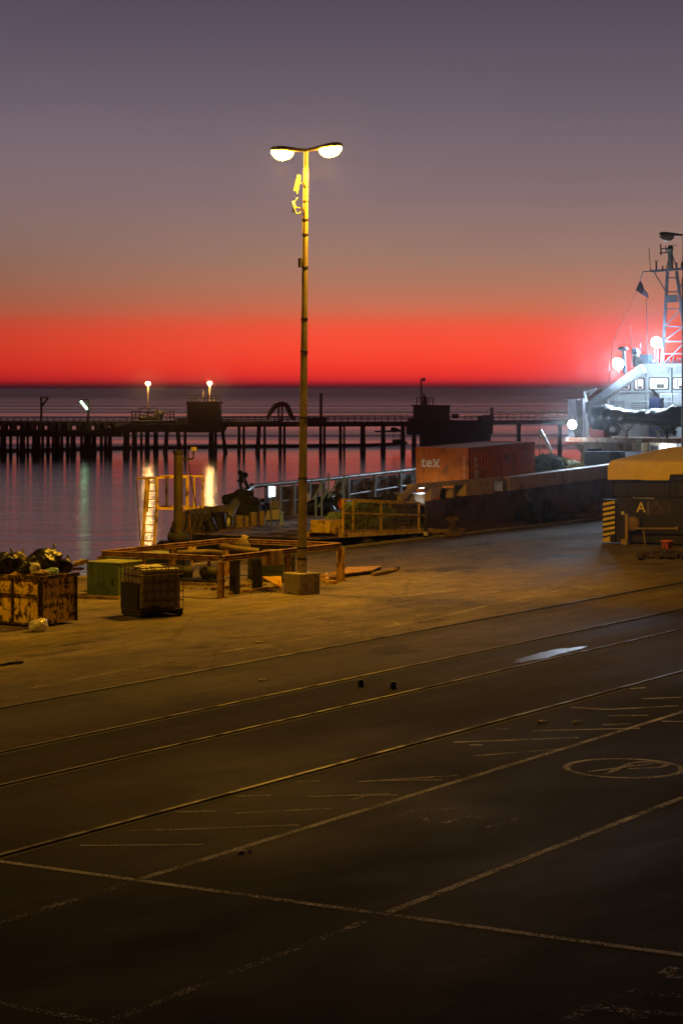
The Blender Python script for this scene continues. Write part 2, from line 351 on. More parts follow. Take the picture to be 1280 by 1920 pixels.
# ------------------------------------------------------------------ water
def water_material():
    m, t, b = newmat('harbour_water')
    c = t.nodes.new('ShaderNodeTexCoord').outputs['Object']     # local axes: x across the view, y into the distance
    def mp(sc):
        n = t.nodes.new('ShaderNodeMapping'); t.links.new(c, n.inputs[0]); n.inputs['Scale'].default_value = sc; return n.outputs[0]
    b.inputs['Base Color'].default_value = (.012, .009, .012, 1); b.inputs['IOR'].default_value = 1.42
    sep = t.nodes.new('ShaderNodeSeparateXYZ'); t.links.new(c, sep.inputs[0]); Yd = sep.outputs['Y']
    far = t.nodes.new('ShaderNodeMapRange'); t.links.new(Yd, far.inputs[0]); far.inputs[1].default_value = 297; far.inputs[2].default_value = 304
    band = tex(t, 'ShaderNodeTexNoise', 1, mp((.0008, .012, 1)), 6, .75)
    fr = rampn(t, band.outputs[0], [(.38, (.10,)*3), (.5, (.22,)*3), (.62, (.38,)*3)]).outputs[0]
    nr = tex(t, 'ShaderNodeTexNoise', 1, mp((.02, .12, 1)), 4, .6)
    nrr = rampn(t, nr.outputs[0], [(.3, (0,)*3), (.7, (.04,)*3)]).outputs[0]
    nd = t.nodes.new('ShaderNodeMapRange'); t.links.new(Yd, nd.inputs[0]); nd.inputs[1].default_value = 274; nd.inputs[2].default_value = 190; nd.inputs[3].default_value = .07; nd.inputs[4].default_value = .105
    nrr = mixc(t, 1, nrr, nd.outputs[0], 'ADD')
    vf = t.nodes.new('ShaderNodeMapRange'); t.links.new(Yd, vf.inputs[0]); vf.inputs[1].default_value = 500; vf.inputs[2].default_value = 2600; vf.inputs[3].default_value = 0; vf.inputs[4].default_value = .13
    fr = mixc(t, 1, fr, vf.outputs[0], 'ADD')
    t.links.new(mixc(t, far.outputs[0], nrr, fr), b.inputs['Roughness'])
    w1 = tex(t, 'ShaderNodeTexNoise', 1, mp((.5, .75, 1)), 5, .6)
    w2 = tex(t, 'ShaderNodeTexNoise', 1, mp((.06, .25, 1)), 3, .5)
    ad = t.nodes.new('ShaderNodeMath'); ad.operation = 'MULTIPLY_ADD'; t.links.new(w2.outputs[0], ad.inputs[0]); ad.inputs[1].default_value = 2.5; t.links.new(w1.outputs[0], ad.inputs[2])
    bump(t, b, ad.outputs[0], 1.0, .065)
    return m
g = MB(); A_ = math.atan2(RT.y, RT.x)
wm = water_material()
me = bpy.data.meshes.new('sea_water')
S = 90000
me.from_pydata([(-S, -200, 0), (S, -200, 0), (S, S, 0), (-S, S, 0)], [], [(0, 1, 2, 3)]); me.materials.append(wm)
o = bpy.data.objects.new('sea_water', me); C.objects.link(o); o.location = (0, 0, WATER); o.rotation_euler = (0, 0, A_); struct(o)

# ------------------------------------------------------------------ rails set in the quay
rail_m = surf('polished_rail_steel', (.10, .08, .06), .6, .4, dirt=(.08, .05, .03), amount=.45, dscale=1.5)
groove_m = surf('dark_groove_strip', (.012, .01, .009), .9)  # flat dark strips laid beside each rail as its groove
for nm, Y, wd in (('crane_rail', 25.85, .07), ('railway_track_rail', 22.72, .06), ('railway_track_rail', 20.82, .06), ('crane_rail', 17.7, .08)):
    g = MB(); g.box(-30, Y-wd/2, .003, 300, Y+wd/2, .022); r_ = struct(g.build(nm, rail_m))
    g = MB(); g.add([(-30, Y-wd/2-.13, .004), (300, Y-wd/2-.13, .004), (300, Y-wd/2-.002, .004), (-30, Y-wd/2-.002, .004)], [(0, 1, 2, 3)])
    g.add([(-30, Y+wd/2+.002, .004), (300, Y+wd/2+.002, .004), (300, Y+wd/2+.05, .004), (-30, Y+wd/2+.05, .004)], [(0, 1, 2, 3)])
    struct(g.build('rail_groove', groove_m))
# ------------------------------------------------------------------ worn markings
def paint_material(name, wear, col=(.62, .58, .52)):
    m, t, b = newmat(name); c = coords(t)
    n1 = tex(t, 'ShaderNodeTexNoise', 26, c, 8, .8); n2 = tex(t, 'ShaderNodeTexNoise', 1.3, c, 3, .6)
    ad = t.nodes.new('ShaderNodeMath'); ad.operation = 'MULTIPLY_ADD'; t.links.new(n2.outputs[0], ad.inputs[0]); ad.inputs[1].default_value = .35; t.links.new(n1.outputs[0], ad.inputs[2])
    r = rampn(t, ad.outputs[0], [(wear-.03, (0, 0, 0)), (wear+.05, (1, 1, 1))]); t.links.new(r.outputs[0], b.inputs['Alpha'])
    b.inputs['Base Color'].default_value = (*col, 1); b.inputs['Roughness'].default_value = .8; return m
paint = paint_material('worn_white_road_paint', .655); paint_old = paint_material('very_worn_road_paint', .74)
paint_con = paint_material('faded_paint_on_concrete', .70, (.45, .4, .33))
_lv = [0]
def strip(mb, a, b, wd):
    _lv[0] += 1; z = .004+.0004*(_lv[0] % 9)
    a = Vector((a[0], a[1], z)); b = Vector((b[0], b[1], z)); d = (b-a).normalized(); n = Vector((-d.y, d.x, 0))*wd/2
    mb.add([a-n, b-n, b+n, a+n], [(0, 1, 2, 3)])
def pxs(mb, pts, wd):
    P = [gp(x, y) for x, y in pts]
    for a, b in zip(P, P[1:]): strip(mb, a, b, wd)
g = MB(); strip(g, (21.2, 15.5), (75, 15.5), .11); strip(g, (21.2, 12.25), (70, 12.25), .11); strip(g, (21.1, 17.6), (21.1, 3), .12)
struct(g.build('parking_bay_line', paint))
g = MB(); strip(g, (14, 15.45), (21, 15.5), .11); strip(g, (10, 12.25), (21, 12.25), .11); strip(g, (16.3, 17), (16.0, 3), .12)
strip(g, (26, 9.0), (70, 9.0), .1)
struct(g.build('faded_parking_bay_line', paint_old))
g = MB()
for l in ([(330,1524),(405,1522)], [(438,1494),(508,1492)], [(440,1526),(620,1517)], [(290,1558),(560,1548)], [(555,1467),(600,1465)], [(700,1465),(830,1463)],
          [(580,1495),(730,1490)], [(240,1560),(300,1556)], [(672,1467),(860,1455)], [(850,1393),(1085,1384)], [(1000,1371),(1200,1366)], [(890,1418),(1050,1405)],
          [(1070,1327),(1140,1331),(1270,1324)], [(1140,1343),(1215,1342)], [(1205,1311),(1280,1308)], [(640,1493),(745,1492)], [(150,1587),(380,1585)], [(925,1368),(955,1368)],
          [(1180,1292),(1210,1290)], [(880,1398),(905,1397)], [(1240,1353),(1280,1354)], [(660,1500),(700,1490)], [(1130,1360),(1180,1358)]):
    pxs(g, l, .07 if l[0][1] > 1400 else .09)
struct(g.build('hatched_bay_marking', paint))
g = MB()
c0 = gp(1170, 1441)
for k in range(48):
    a, b = 2*PI*k/48, 2*PI*(k+1)/48; ri, ro = .80, .90; z = .0045
    g.add([c0+Vector((r*math.cos(q), r*math.sin(q), z)) for r, q in ((ri, a), (ro, a), (ro, b), (ri, b))], [(0, 1, 2, 3)])
pxs(g, [(1134,1453),(1185,1431)], .09); pxs(g, [(1186,1431),(1222,1429),(1254,1434),(1238,1440),(1178,1442)], .09); pxs(g, [(1102,1448),(1225,1432)], .06)
struct(g.build('circled_bay_symbol', paint))
g = MB()
pxs(g, [(743,1532),(763,1524),(784,1520),(800,1542)], .09); pxs(g, [(790,1520),(880,1516)], .07); pxs(g, [(832,1545),(862,1535),(888,1530),(900,1535)], .08)
pxs(g, [(912,1553),(972,1536),(925,1536)], .08)
struct(g.build('worn_bay_lettering', paint_old))
g = MB()
for l in ([(1245,1828),(1265,1815)], [(1250,1830),(1280,1836)], [(1060,1915),(1105,1890),(1165,1866),(1200,1858)], [(1180,1858),(1280,1870)], [(1120,1893),(1280,1905)], [(1150,1880),(1200,1912)]):
    pxs(g, l, .14)
struct(g.build('zebra_stripe_marking', paint_old))
g = MB()
for l in ([(60,1290),(225,1258)], [(400,1225),(640,1187)], [(640,1187),(790,1165),(940,1130),(1130,1090),(1280,1070)], [(225,1258),(400,1225)], [(485,1218),(505,1212),(540,1222)], [(740,1167),(755,1176)], [(1085,1100),(1110,1107)], [(620,1132),(880,1105)]):
    pxs(g, l, .1)
struct(g.build('faded_quay_marking', paint_con))
# manhole style covers and puddle
g = MB(); pc = gp(1024, 1228); n = 40; vsn = []
for k in range(n):
    t_ = 2*PI*k/n; r = 1+.45*noise.noise(Vector((math.cos(t_)*1.3, math.sin(t_)*1.3, 4)))+.4*noise.noise(Vector((math.cos(t_)*4, math.sin(t_)*4, 9)))
    q = Vector((math.cos(t_)*1.5*r, math.sin(t_)*.25*r, 0)); vsn.append(pc+q+Vector((0, 0, .0035)))
g.add(vsn, [tuple(range(n))])
m, t, b = newmat('puddle_water'); b.inputs['Base Color'].default_value = (.01, .01, .012, 1); b.inputs['Roughness'].default_value = .38
struct(g.build('puddle', m))

# ------------------------------------------------------------------ quay lamp posts
def lamp_post(base, rotblock, lean, label, lit, block=True, power=1.0):
    bx, by = base
    t = thing('lamp_post', (bx, by, 0), label, 'lamp post', 'twin headed lamp posts on the quay')
    ln = Vector((lean[0], lean[1], 0)); B = Vector((bx, by, 0)); HT = 12.05
    def at(z): return B+ln*(z/12)**1.1*1.0+Vector((0, 0, z))
    if block:
        M = Matrix.Translation(B) @ Matrix.Rotation(rotblock, 4, 'Z')
        g = MB(); g.ob(M, -.36, -.36, 0, .36, .36, .58)
        for i in range(len(g.v)): g.v[i] += Vector((random.uniform(-.012, .012), random.uniform(-.012, .012), 0))
        g.build('concrete_base', conc_m, t, bevel=.025)
    zs = [.3, 1.2, 3, 5, 7, 9, 11, HT+.06]; g = MB()
    g.path([at(z) for z in zs], [.137-(.137-.06)*(z/12) for z in zs], 16); g.build('pole', pole_m, t)
    g = MB()
    for z, dr in ((.95, .012), (1.25, .008), (3.15, .012), (4.8, .012), (6.6, .01), (7.5, .008), (8.9, .01), (9.8, .01), (10.2, .01), (10.7, .008), (11.1, .01)):
        r = .137-.077*z/12+dr; p = at(z); g.tube(p-Vector((0, 0, .025)), p+Vector((0, 0, .025)), r, r, 16)
    build_each(g, 'clamp_band', dark_steel, t)
    g = MB(); p0 = at(.6); p1 = at(.95); g.tube(p0, p1, .140, .138, 16)
    g.build('grey_painted_band', conc_m, t)
    if lit or True:
        g = MB(); off = Vector((.06, .12, 0))*.9
        g.path([at(10.3)+Vector((.02, .12, 0)), at(9.6)+off*.95, at(8)+off, at(5)+off*1.05, at(2)+off*1.15, at(.6)+off*1.2], .014, 6)
        g.build('cable', plastic_w, t)
    for s in (1, -1):

        top = at(HT); g = MB(); D = Vector((0, s, 0)); up = Vector((0, 0, 1))
        tilt = .09
        def q(d, x, z): return top+D*d*math.cos(tilt)+up*(d*math.sin(tilt)+z)+Vector((x, 0, 0))
        prof = [(.0, .07, .07), (.2, .08, .075), (.42, .11, .095), (.6, .16, .11), (.8, .19, .12), (1.0, .17, .11), (1.1, .10, .07)]
        n = 12; vs_ = []
        for d, rw, rh in prof:
            for k in range(n):
                a = 2*PI*k/n; zz = math.sin(a)*rh
                if zz < 0: zz *= .35
                vs_.append(q(d, math.cos(a)*rw, zz+.02))
        g.add(vs_, [(i*n+k, i*n+(k+1) % n, (i+1)*n+(k+1) % n, (i+1)*n+k) for i in range(len(prof)-1) for k in range(n)], True)
        g.add(vs_[:n], [tuple(range(n))]); g.add(vs_[-n:], [tuple(range(n))])
        h_ = g.build('lamp_head', surf('lamp_housing', (.25, .17, .08), .5), t)
        g = MB(); vs_ = []; pr = [(.46, .0, 0), (.49, .12, .11), (.58, .18, .19), (.76, .2, .24), (.94, .18, .22), (1.07, .12, .12), (1.11, .0, 0)]
        for d, rw, dz in pr:
            for k in range(n):
                a = 2*PI*k/n; zz = math.sin(a)
                zz = zz*dz if zz < 0 else 0
                vs_.append(q(d, math.cos(a)*rw, zz-.02))
        g.add(vs_, [(i*n+k, i*n+(k+1) % n, (i+1)*n+(k+1) % n, (i+1)*n+k) for i in range(len(pr)-1) for k in range(n)], True)
        g.build('lamp_glass', sodium if lit else glass_dark, h_)
        if lit:
            ld = bpy.data.lights.new('sodium_light', 'SPOT'); ld.energy = LAMP_W*power; ld.color = SOD; ld.shadow_soft_size = .12
            ld.spot_size = math.radians(170); ld.spot_blend = .35
            lo = bpy.data.objects.new('sodium_light', ld); C.objects.link(lo); lo.parent = h_
            lo.location = q(.78, 0, -.38)-root_loc(h_); lo.rotation_euler = (0, 0, 0)
    return t, at
LAMP_W = 3900
nc = gp(561, 1116.5); Rb = math.radians(-20.2)
bc = nc+Matrix.Rotation(Rb, 3, 'Z') @ Vector((.36, .36, 0))
lp, at = lamp_post((bc.x, bc.y), Rb, (RT*.12)[:2], 'tall tapered lamp post with two glowing orange heads, on a concrete block', True)
D = lambda z, a, r, dz=0: at(z)-RT*r*math.cos(a)+FW*r*math.sin(a)+Vector((0, 0, dz))
# antenna panel and dish clamped to the pole
g = MB(); c1 = at(11.2)-RT*.24
g.bar(c1+RT*.06+Vector((0, 0, .22)), c1-RT*.05-Vector((0, 0, .22)), .1, .05, FW[:]); g.bar(c1+RT*.09+Vector((0, 0, .12)), c1-RT*.0-Vector((0, 0, .3)), .03, .03)
ant = surf('grey_antenna_casing', (.2, .19, .16), .5); g.bar(c1, at(11.2), .03); g.build('antenna_panel', ant, lp)
c2 = at(10.55)-RT*.3
g = MB(); Mx = Matrix.Rotation(PI/2, 3, 'Y'); Mx = Matrix.Rotation(math.atan2(RT.y, RT.x), 3, 'Z') @ Mx
g.lathe(c2, [(.02, .03), (.12, .01), (.17, -.05), (.16, -.05), (.11, 0), (.01, .02)], 16, Mx); g.bar(c2, at(10.5), .03)
g.path([c2+Vector((0, 0, .12)), c2+RT*.06+Vector((0, 0, .22)), c2+RT*.1+Vector((0, 0, .24))], .012, 6)
g.path([c2+RT*.02+Vector((0, 0, -.1)), c2+RT*.06+Vector((0, 0, -.2)), c2+RT*.15+Vector((0, 0, -.17)), c2+RT*.22+Vector((0, 0, -.05))], .02, 6)
g.build('antenna_dish', ant, lp)
g = MB(); c3 = at(9.15)-RT*.13; g.bar(c3, c3-Vector((0, 0, .25)), .09, .07); g.build('junction_box', ant, lp)
lp['label'] = 'tall lamp post with two glowing heads and small antennas, on a concrete block'
lp2, _ = lamp_post((90.56, 37.9), 0, (0, 0), 'lamp post at the right edge, its head unlit, behind the yellow machine', False)
lp3, _ = lamp_post((33, 37), 0, (0, 0), 'lit lamp post further along the quay, left of the rusty waste skip', True, power=.32)

# ------------------------------------------------------------------ rusty beam frame round the pit
X0, X1, Y0, Y1, ZT = 50.6, 56.8, 34.4, 38.4, 1.12
fr = thing('rusty_beam_barrier', (X0, Y0, 0), 'rusty rectangular steel beam barrier on posts around the pit near the lamp post', 'barrier')
g = MB(); a = .13
for p, q_ in (((X0, Y0), (X0, Y1)), ((X0, Y1), (X1, Y1)), ((X1, Y1), (X1, Y0)), ((X1, Y0), (X0, Y0))):
    pa = Vector((*p, ZT-a/2)); pb = Vector((*q_, ZT-a/2)); d = (pb-pa).normalized(); pa += d*.068; pb -= d*.068
    n_ = 6
    for k in range(3):
        u = d.cross(Vector((0, 0, 1)))
        if k == 0: g.bar(pa, pb, .12, .016)
        if k == 1: g.bar(pa+Vector((0, 0, a/2)), pb+Vector((0, 0, a/2)), .13, .014)
        if k == 2: g.bar(pa-Vector((0, 0, a/2)), pb-Vector((0, 0, a/2)), .13, .014)
    g.bar(pa, pb, .02, a-.02)
g.build('beam', rust_beam, fr)
def hpost(x, y, z1=ZT-.15, w_=.14, m_=rust_beam, par=fr, z0=0, nm='post'):
    g = MB(); g.bar((x-w_/2+.01, y, z0), (x-w_/2+.01, y, z1), .018, w_, (0, 1, 0)); g.bar((x+w_/2-.01, y, z0), (x+w_/2-.01, y, z1), .018, w_, (0, 1, 0))
    g.box(x-w_/2+.022, y-.012, z0, x+w_/2-.022, y+.012, z1); g.box(x-w_/2-.03, y-w_/2-.03, 0.002, x+w_/2+.03, y+w_/2+.03, .018)
    return g.build(nm, m_, par)
for x, y in ((X0, Y0), (X0, Y1), (X1, Y1), (X1, Y0), (X0, 37.0), (54.0, Y1), (53.9, Y0)): hpost(x, y)
g = MB(); g.box(52.9, 34.2, .72, 53.35, 34.62, 1.14); g.build('steel_box', surf('dull_ochre_box', (.34, .22, .08), .7, dirt=RUST, amount=.4), fr, bevel=.01)
# dark stub posts
for i, (px, py, h_, lb) in enumerate(((440, 1114, .95, 'thick black steel post inside the rusty barrier, nearest the barrier corner'), (482, 1107, .85, 'thick black steel post inside the rusty barrier, beside the orange wedge plate'))):
    p = gp(px, py); t = thing('black_post', p, lb, 'post', 'black posts by the pit')
    g = MB(); g.ob(Matrix.Translation(p), -.11, -.11, 0, .11, .11, h_); g.build('column', black_iron, t, bevel=.02)
    g = MB(); g.ob(Matrix.Translation(p), -.125, -.125, h_-.06, .125, .125, h_); g.build('cap', black_iron, t)
# twin short post right of lamp
p = gp(636, 1090); t = thing('double_post', p, 'short rusty twin steel post tied with wire, right of the concrete block', 'post')
g = MB(); g.ob(Matrix.Translation(p), -.09, -.06, 0, -.01, .05, .95); g.ob(Matrix.Translation(p), .01, -.05, 0, .10, .06, .99); g.build('channel', rust_beam, t, bevel=.008)
g = MB(); g.ob(Matrix.Translation(p), -.11, -.08, .52, .12, .08, .55); g.build('wire_tie', galv, t)
# green louvred panel beyond posts
p = gp(484, 1090)
t = thing('louvred_cabinet', p, 'green louvred metal cabinet inside the rusty barrier behind the black posts', 'cabinet')
cx, cy = p.x, p.y
g = MB(); g.box(cx-.1, cy-.95, 0, cx+.5, cy+.3, .82); g.build('casing', surf('dull_green_paint', (.10, .13, .045), .7, dirt=(.05, .05, .02), amount=.4), t)
g = MB()
for k in range(4):
    g.bar((cx-.13, cy-.93, .12+k*.2), (cx-.13, cy+.28, .12+k*.2), .05, .03)
for k in range(4):
    g.bar((cx-.1, cy-.97, .12+k*.2), (cx+.48, cy-.97, .12+k*.2), .03, .03)
g.build('slat', black_iron, t)
# wedge plate
p = gp(505, 1103); g = MB()
a1 = gp(491, 1081, .28); b1 = gp(526, 1080, .33); c1_ = gp(526, 1101, .05)
g.prism([a1, b1, c1_], (0.02, .02, -.03)); g.bar(c1_+Vector((0, 0, -.03)), b1+Vector((0, 0, -.03)), .04)
g.bar(a1-Vector((0, 0, .04)), Vector((a1.x, a1.y, 0.0)), .04)
tag(g.build('wedge_plate', orange_plate, loc=p), 'tilted orange triangular steel plate between black post and concrete block', 'steel plate')
# pump motor & cylinders
def motor(px, py, r, l, lb, name='pump_motor'):
    p = gp(px, py); t = thing(name, p, lb, 'motor', 'pump motors inside the barrier'); g = MB()
    d = Vector((.35, -.93, 0)); c_ = p+Vector((0, 0, r+.14))
    prof = [(r*.5, -l/2-.05), (r*.95, -l/2), (r, -l/2+.06), (r, l/2-.06), (r*.95, l/2), (r*.4, l/2+.04)]
    Mx = Matrix.Rotation(math.atan2(d.y, d.x), 3, 'Z') @ Matrix.Rotation(PI/2, 3, 'Y')
    g.lathe(c_, prof, 18, Mx); g.build('casing', surf('grimy_motor_paint', (.035, .03, .022), .6), t)
    g = MB(); g.box(p.x-.3, p.y-.35, 0, p.x+.3, p.y+.35, .1); g.box(p.x-.1, p.y-.2, .1, p.x+.1, p.y+.2, .22); g.build('base', black_iron, t)
    g = MB(); g.tube(c_+Vector((0, 0, r*.9)), c_+Vector((0, 0, r+.16)), .05, .05, 10); g.bar(c_+Vector((-.1, 0, r+.17)), c_+Vector((.1, 0, r+.17)), .03); g.build('valve', black_iron, t)
motor(392, 1093, .17, .45, 'dark round pump motor inside the rusty barrier, on a black base')
motor(347, 1090, .16, .4, 'grey cylinder motor just right of the caged plastic tank')
# big pipes lying across the pit
g = MB(); g.path([yp(330, 1036, 37.6), yp(392, 1034, 37.3), yp(420, 1037, 36.6)], .07, 10); p = yp(330, 1036, 37.6)
tag(g.build('pipe', surf('ochre_pipe', (.16, .11, .05), .6), loc=(p.x, p.y, p.z)), 'long thin ochre pipe across the far left of the pit', 'pipe', 'pipes across the pit')
g = MB(); g.path([gp(415, 1024, .95), gp(455, 1030, .9), gp(485, 1033, .85)], .085, 10); p = gp(415, 1024, .9)
tag(g.build('pipe', surf('ochre_pipe', (.16, .11, .05), .6), loc=p), 'thick short ochre pipe beneath the rope on the far beam', 'pipe', 'pipes across the pit')
# rope on the far beam
g = MB(); rp = yp(458, 1008, Y1-1.1) ; rp = Vector((X1, 0, 0)); rp = xp(459, 1010, X1)
for k in range(7):
    o_ = Vector((0, (k-3)*.035, 0)); 
    g.path([rp+o_*.4+Vector((0, 0, .05)), rp+o_+Vector((-.1, 0, .0)), rp+o_*2.2+Vector((-.12, 0, -.16)), rp+o_*2.6+Vector((-.1, 0, -.26-.03*(k % 3)))], .012, 5)
g.blob(rp+Vector((0, 0, .05)), (.09, .1, .05), 3, .4)
tag(g.build('rope', surf('pale_rope', (.42, .34, .2), .9), loc=rp), 'pale rope knotted over the far rusty beam, its ends hanging', 'rope')
# little yellow junction box and lamp on stems
p = gp(360, 1078); t = thing('marker_stake', p, 'thin rusty stake with a small yellow box inside the barrier', 'stake')
g = MB(); g.bar(p, p+Vector((0, 0, .95)), .05); g.build('stake', rust_beam, t)
g = MB(); q_ = p+Vector((0, 0, .82)); g.box(q_.x-.08, q_.y-.1, q_.z-.09, q_.x+.08, q_.y+.1, q_.z+.09); g.build('box', yellow, t, bevel=.01)
# rubble and timber on the ground in the pit
rub = surf('rubble', (.20, .14, .07), .9)
g = MB()
for k in range(150):
    px = random.uniform(355, 560); py = random.uniform(1083, 1113)
    if px < 405 and py > 1105: continue
    p = gp(px, py); r = random.uniform(.015, .06); g.blob((p.x, p.y, r*.4), (r, r*1.2, r*.6), k, .5, sub=1)
o = g.build('rubble', rub); struct(o, 'stuff')
for i, (pts, w_, lb) in enumerate((([(345, 1094), (404, 1096)], .1, 'long thin timber lying left of the barrier corner post'), ([(398, 1104), (470, 1096)], .12, 'short timber lying behind the barrier corner post'), ([(430, 1112), (528, 1100)], .06, 'long rusty bar lying on the ground in front of the black posts'))):
    P = [gp(x, y, .05) for x, y in pts]; g = MB(); g.bar(P[0], P[1], w_, .07)
    tag(g.build('timber' if i < 2 else 'steel_bar', wood_m if i < 2 else rust_beam, loc=P[0]), lb, 'timber' if i < 2 else 'bar')
# orange hatch plate right of the post
P = [gp(*q_) for q_ in ((640, 1084), (698, 1077), (715, 1069), (650, 1071))]
g = MB(); g.prism([q_+Vector((0, 0, .10)) for q_ in P], (0, 0, .03)); t = thing('hatch_plate', P[0], 'flat orange steel hatch plate propped on the quay right of the twin post', 'steel plate')
g.build('plate', orange_plate, t)
g = MB(); g.bar(P[0]+Vector((.1, .05, .05)), P[1]+Vector((0, .1, .05)), .08, .1); g.bar(P[3]+Vector((.1, -.1, .05)), P[2]+Vector((-.2, -.1, .05)), .08, .1); g.build('frame', black_iron, t)
g = MB()
for a_, b_ in (((600, 1080), (632, 1084)), ((603, 1087), (630, 1092)), ((612, 1076), (614, 1092)), ((622, 1075), (640, 1076))): g.bar(gp(*a_, .06), gp(*b_, .06), .09, .08)
tag(g.build('steel_offcuts', orange_plate, loc=gp(610, 1088)), 'small orange steel frame pieces between concrete block and twin post', 'scrap')
g = MB(); g.path([gp(698, 1077, .06), gp(722, 1072, .07), gp(745, 1066, .05), gp(748, 1070, .03)], [.06, .08, .09, .04], 7)
tag(g.build('timber_log', wood_m, loc=gp(720, 1072)), 'broken timber end lying at the right of the orange hatch plate', 'timber')

# ------------------------------------------------------------------ waste skip with rubbish
SX, SY, SW, SL, SH = 42.2, 33.8, 1.38, 1.75, 1.17
t = thing('waste_skip', (SX, SY, 0), 'rusty yellow steel waste skip heaped with rubbish bags', 'skip')
g = MB()
g.box(SX, SY, .06, SX+SW, SY+.03, SH); g.box(SX, SY+SL-.03, .06, SX+SW, SY+SL, SH); g.box(SX, SY+.031, .06, SX+.03, SY+SL-.031, SH); g.box(SX+SW-.03, SY+.031, .06, SX+SW, SY+SL-.031, SH)
g.box(SX+.031, SY+.031, .08, SX+SW-.031, SY+SL-.031, .12); g.build('skip_body', rust_yellow, t)
g = MB()
for yy in (SY-.012, SY+.78, SY+SL-.05): g.box(SX-.04, yy, .05, SX-.002, yy+.05, SH-.06)
for zz in (.05, .72): g.box(SX-.055, SY-.03, zz, SX-.041, SY+SL+.03, zz+.05)
for xx in (SX+.0, SX+SW-.07): g.box(xx, SY-.045, .05, xx+.07, SY-.003, SH-.06)
g.box(SX-.06, SY-.06, SH-.05, SX+SW+.06, SY-.0, SH+.03); g.box(SX-.06, SY+.001, SH-.05, SX+.0, SY+SL+.06, SH+.03)
build_each(g, 'rib', surf('dark_rusted_rib', (.55, .36, .04), .8, dirt=(.04, .018, .01), amount=.56, dscale=6), t)
g = MB(); g.box(SX+.05, SY+.05, .13, SX+SW-.05, SY+SL-.05, SH-.18); g.build('packed_rubbish', card_m, t)
def bag(px, py, Zd, r, mm, lb, seed, crink=.14, cat='bin bag', nm='bin_bag', grp='rubbish bags heaped in the skip', knot=True, rot=0):
    c_ = dp(px, py, Zd); g = MB(); g.blob((0, 0, 0), r, seed, .22, 1.3, 4, crink, rot=rot)
    if knot:
        g.path([Vector((r[0]*.5, -r[1]*.2, r[2]*.7)), Vector((r[0]*.6, -r[1]*.2, r[2]*1.05)), Vector((r[0]*.75, 0, r[2]*1.2))], [.05, .02, .045], 6)
    for i in range(len(g.v)): g.v[i] += c_
    tag(g.build(nm, mm, loc=(c_.x, c_.y, c_.z-r[2])), lb, cat, grp)
bag(10, 1056, 54.6, (.30, .32, .26), bag_m, 'black bin bag at the left end of the skip heap', 1)
bag(85, 1052, 55.0, (.46, .4, .30), bag_m, 'largest black bin bag peaking on top of the skip heap', 2, rot=.5)
bag(36, 1054, 54.9, (.2, .2, .24), plastic_w, 'pale yellowish plastic sack standing between the black bags', 3, nm='plastic_sack')
bag(48, 1066, 54.1, (.17, .17, .17), bag_m, 'small black bin bag in front of the pale sack', 4)
bag(66, 1064, 53.9, (.12, .12, .11), board_w, 'small crumpled white plastic bag in the middle of the skip', 5, knot=False, nm='plastic_bag')
bag(98, 1072, 54.4, (.18, .16, .10), surf('green_white_plastic', (.28, .5, .34), .4, var=.6, scale=8), 'green and white crumpled plastic at the skip rim', 6, knot=False, nm='plastic_sheet')
bag(76, 1074, 53.9, (.24, .2, .07), surf('mixed_scraps', (.4, .3, .2), .7, var=.8, scale=14), 'layer of pale mixed scraps along the near skip rim', 12, knot=False, nm='paper_scraps', cat='rubbish')
bag(120, 1061, 55.3, (.2, .22, .19), bag_m, 'squat black bin bag at the right end of the skip heap', 7)
c_ = dp(136, 1060, 55.6); g = MB(); g.bar(c_+Vector((-.4, 0, -.03)), c_+Vector((.62, .1, .06)), .18, .1); g.bar(c_+Vector((-.2, .2, -.1)), c_+Vector((.5, .1, -.12)), .12, .06)
tag(g.build('timber_offcut', wood_m, loc=c_), 'wooden board sticking out of the right side of the skip', 'timber')
c_ = gp(71, 1184); g = MB(); g.blob((c_.x, c_.y, .14), (.24, .24, .15), 9, .2, 1.5, 3, .2, flat=-.138)
m, t_, b = newmat('clear_wrinkled_plastic'); b.inputs['Base Color'].default_value = (.75, .7, .55, 1); b.inputs['Roughness'].default_value = .3; b.inputs['Alpha'].default_value = .75
tag(g.build('plastic_bag', m, loc=(c_.x, c_.y, 0)), 'clear crumpled plastic bag lying on the ground at the skip corner', 'plastic bag')
for i, (px, py, lb) in enumerate(((8, 1183, 'white scrap on the ground left of the clear bag'), (484, 1206, 'small white scrap on the concrete between skip marks and first rail'), (490, 1277, 'pale scrap between the first and second rail'),
                     (1078, 1356, 'white scrap on the dark hatched bay'), (1013, 1356, 'dull scrap left of the white scrap on the bay'), (452, 1600, 'tiny pale scrap beside the long bay line'))):
    p = gp(px, py); g = MB(); g.blob((p.x, p.y, .02), (.06, .04, .02), i+20, .5, 2, 2, .4, flat=-.018); g.blob((p.x+.1, p.y-.05, .015), (.03, .035, .015), i+40, .5, 2, 1, flat=-.013)
    tag(g.build('litter', litter_w, loc=(p.x, p.y, 0)), lb, 'litter', 'litter scattered on the quay')
g = MB(); p = gp(20, 1247); g.path([p+Vector((-.3, 0, .03)), p+Vector((0, .05, .03)), p+Vector((.25, -.1, .04)), p+Vector((.3, .1, .03))], .03, 6)
tag(g.build('hose_scrap', black_rubber, loc=p), 'short dark scrap of hose on the concrete at far left', 'hose')

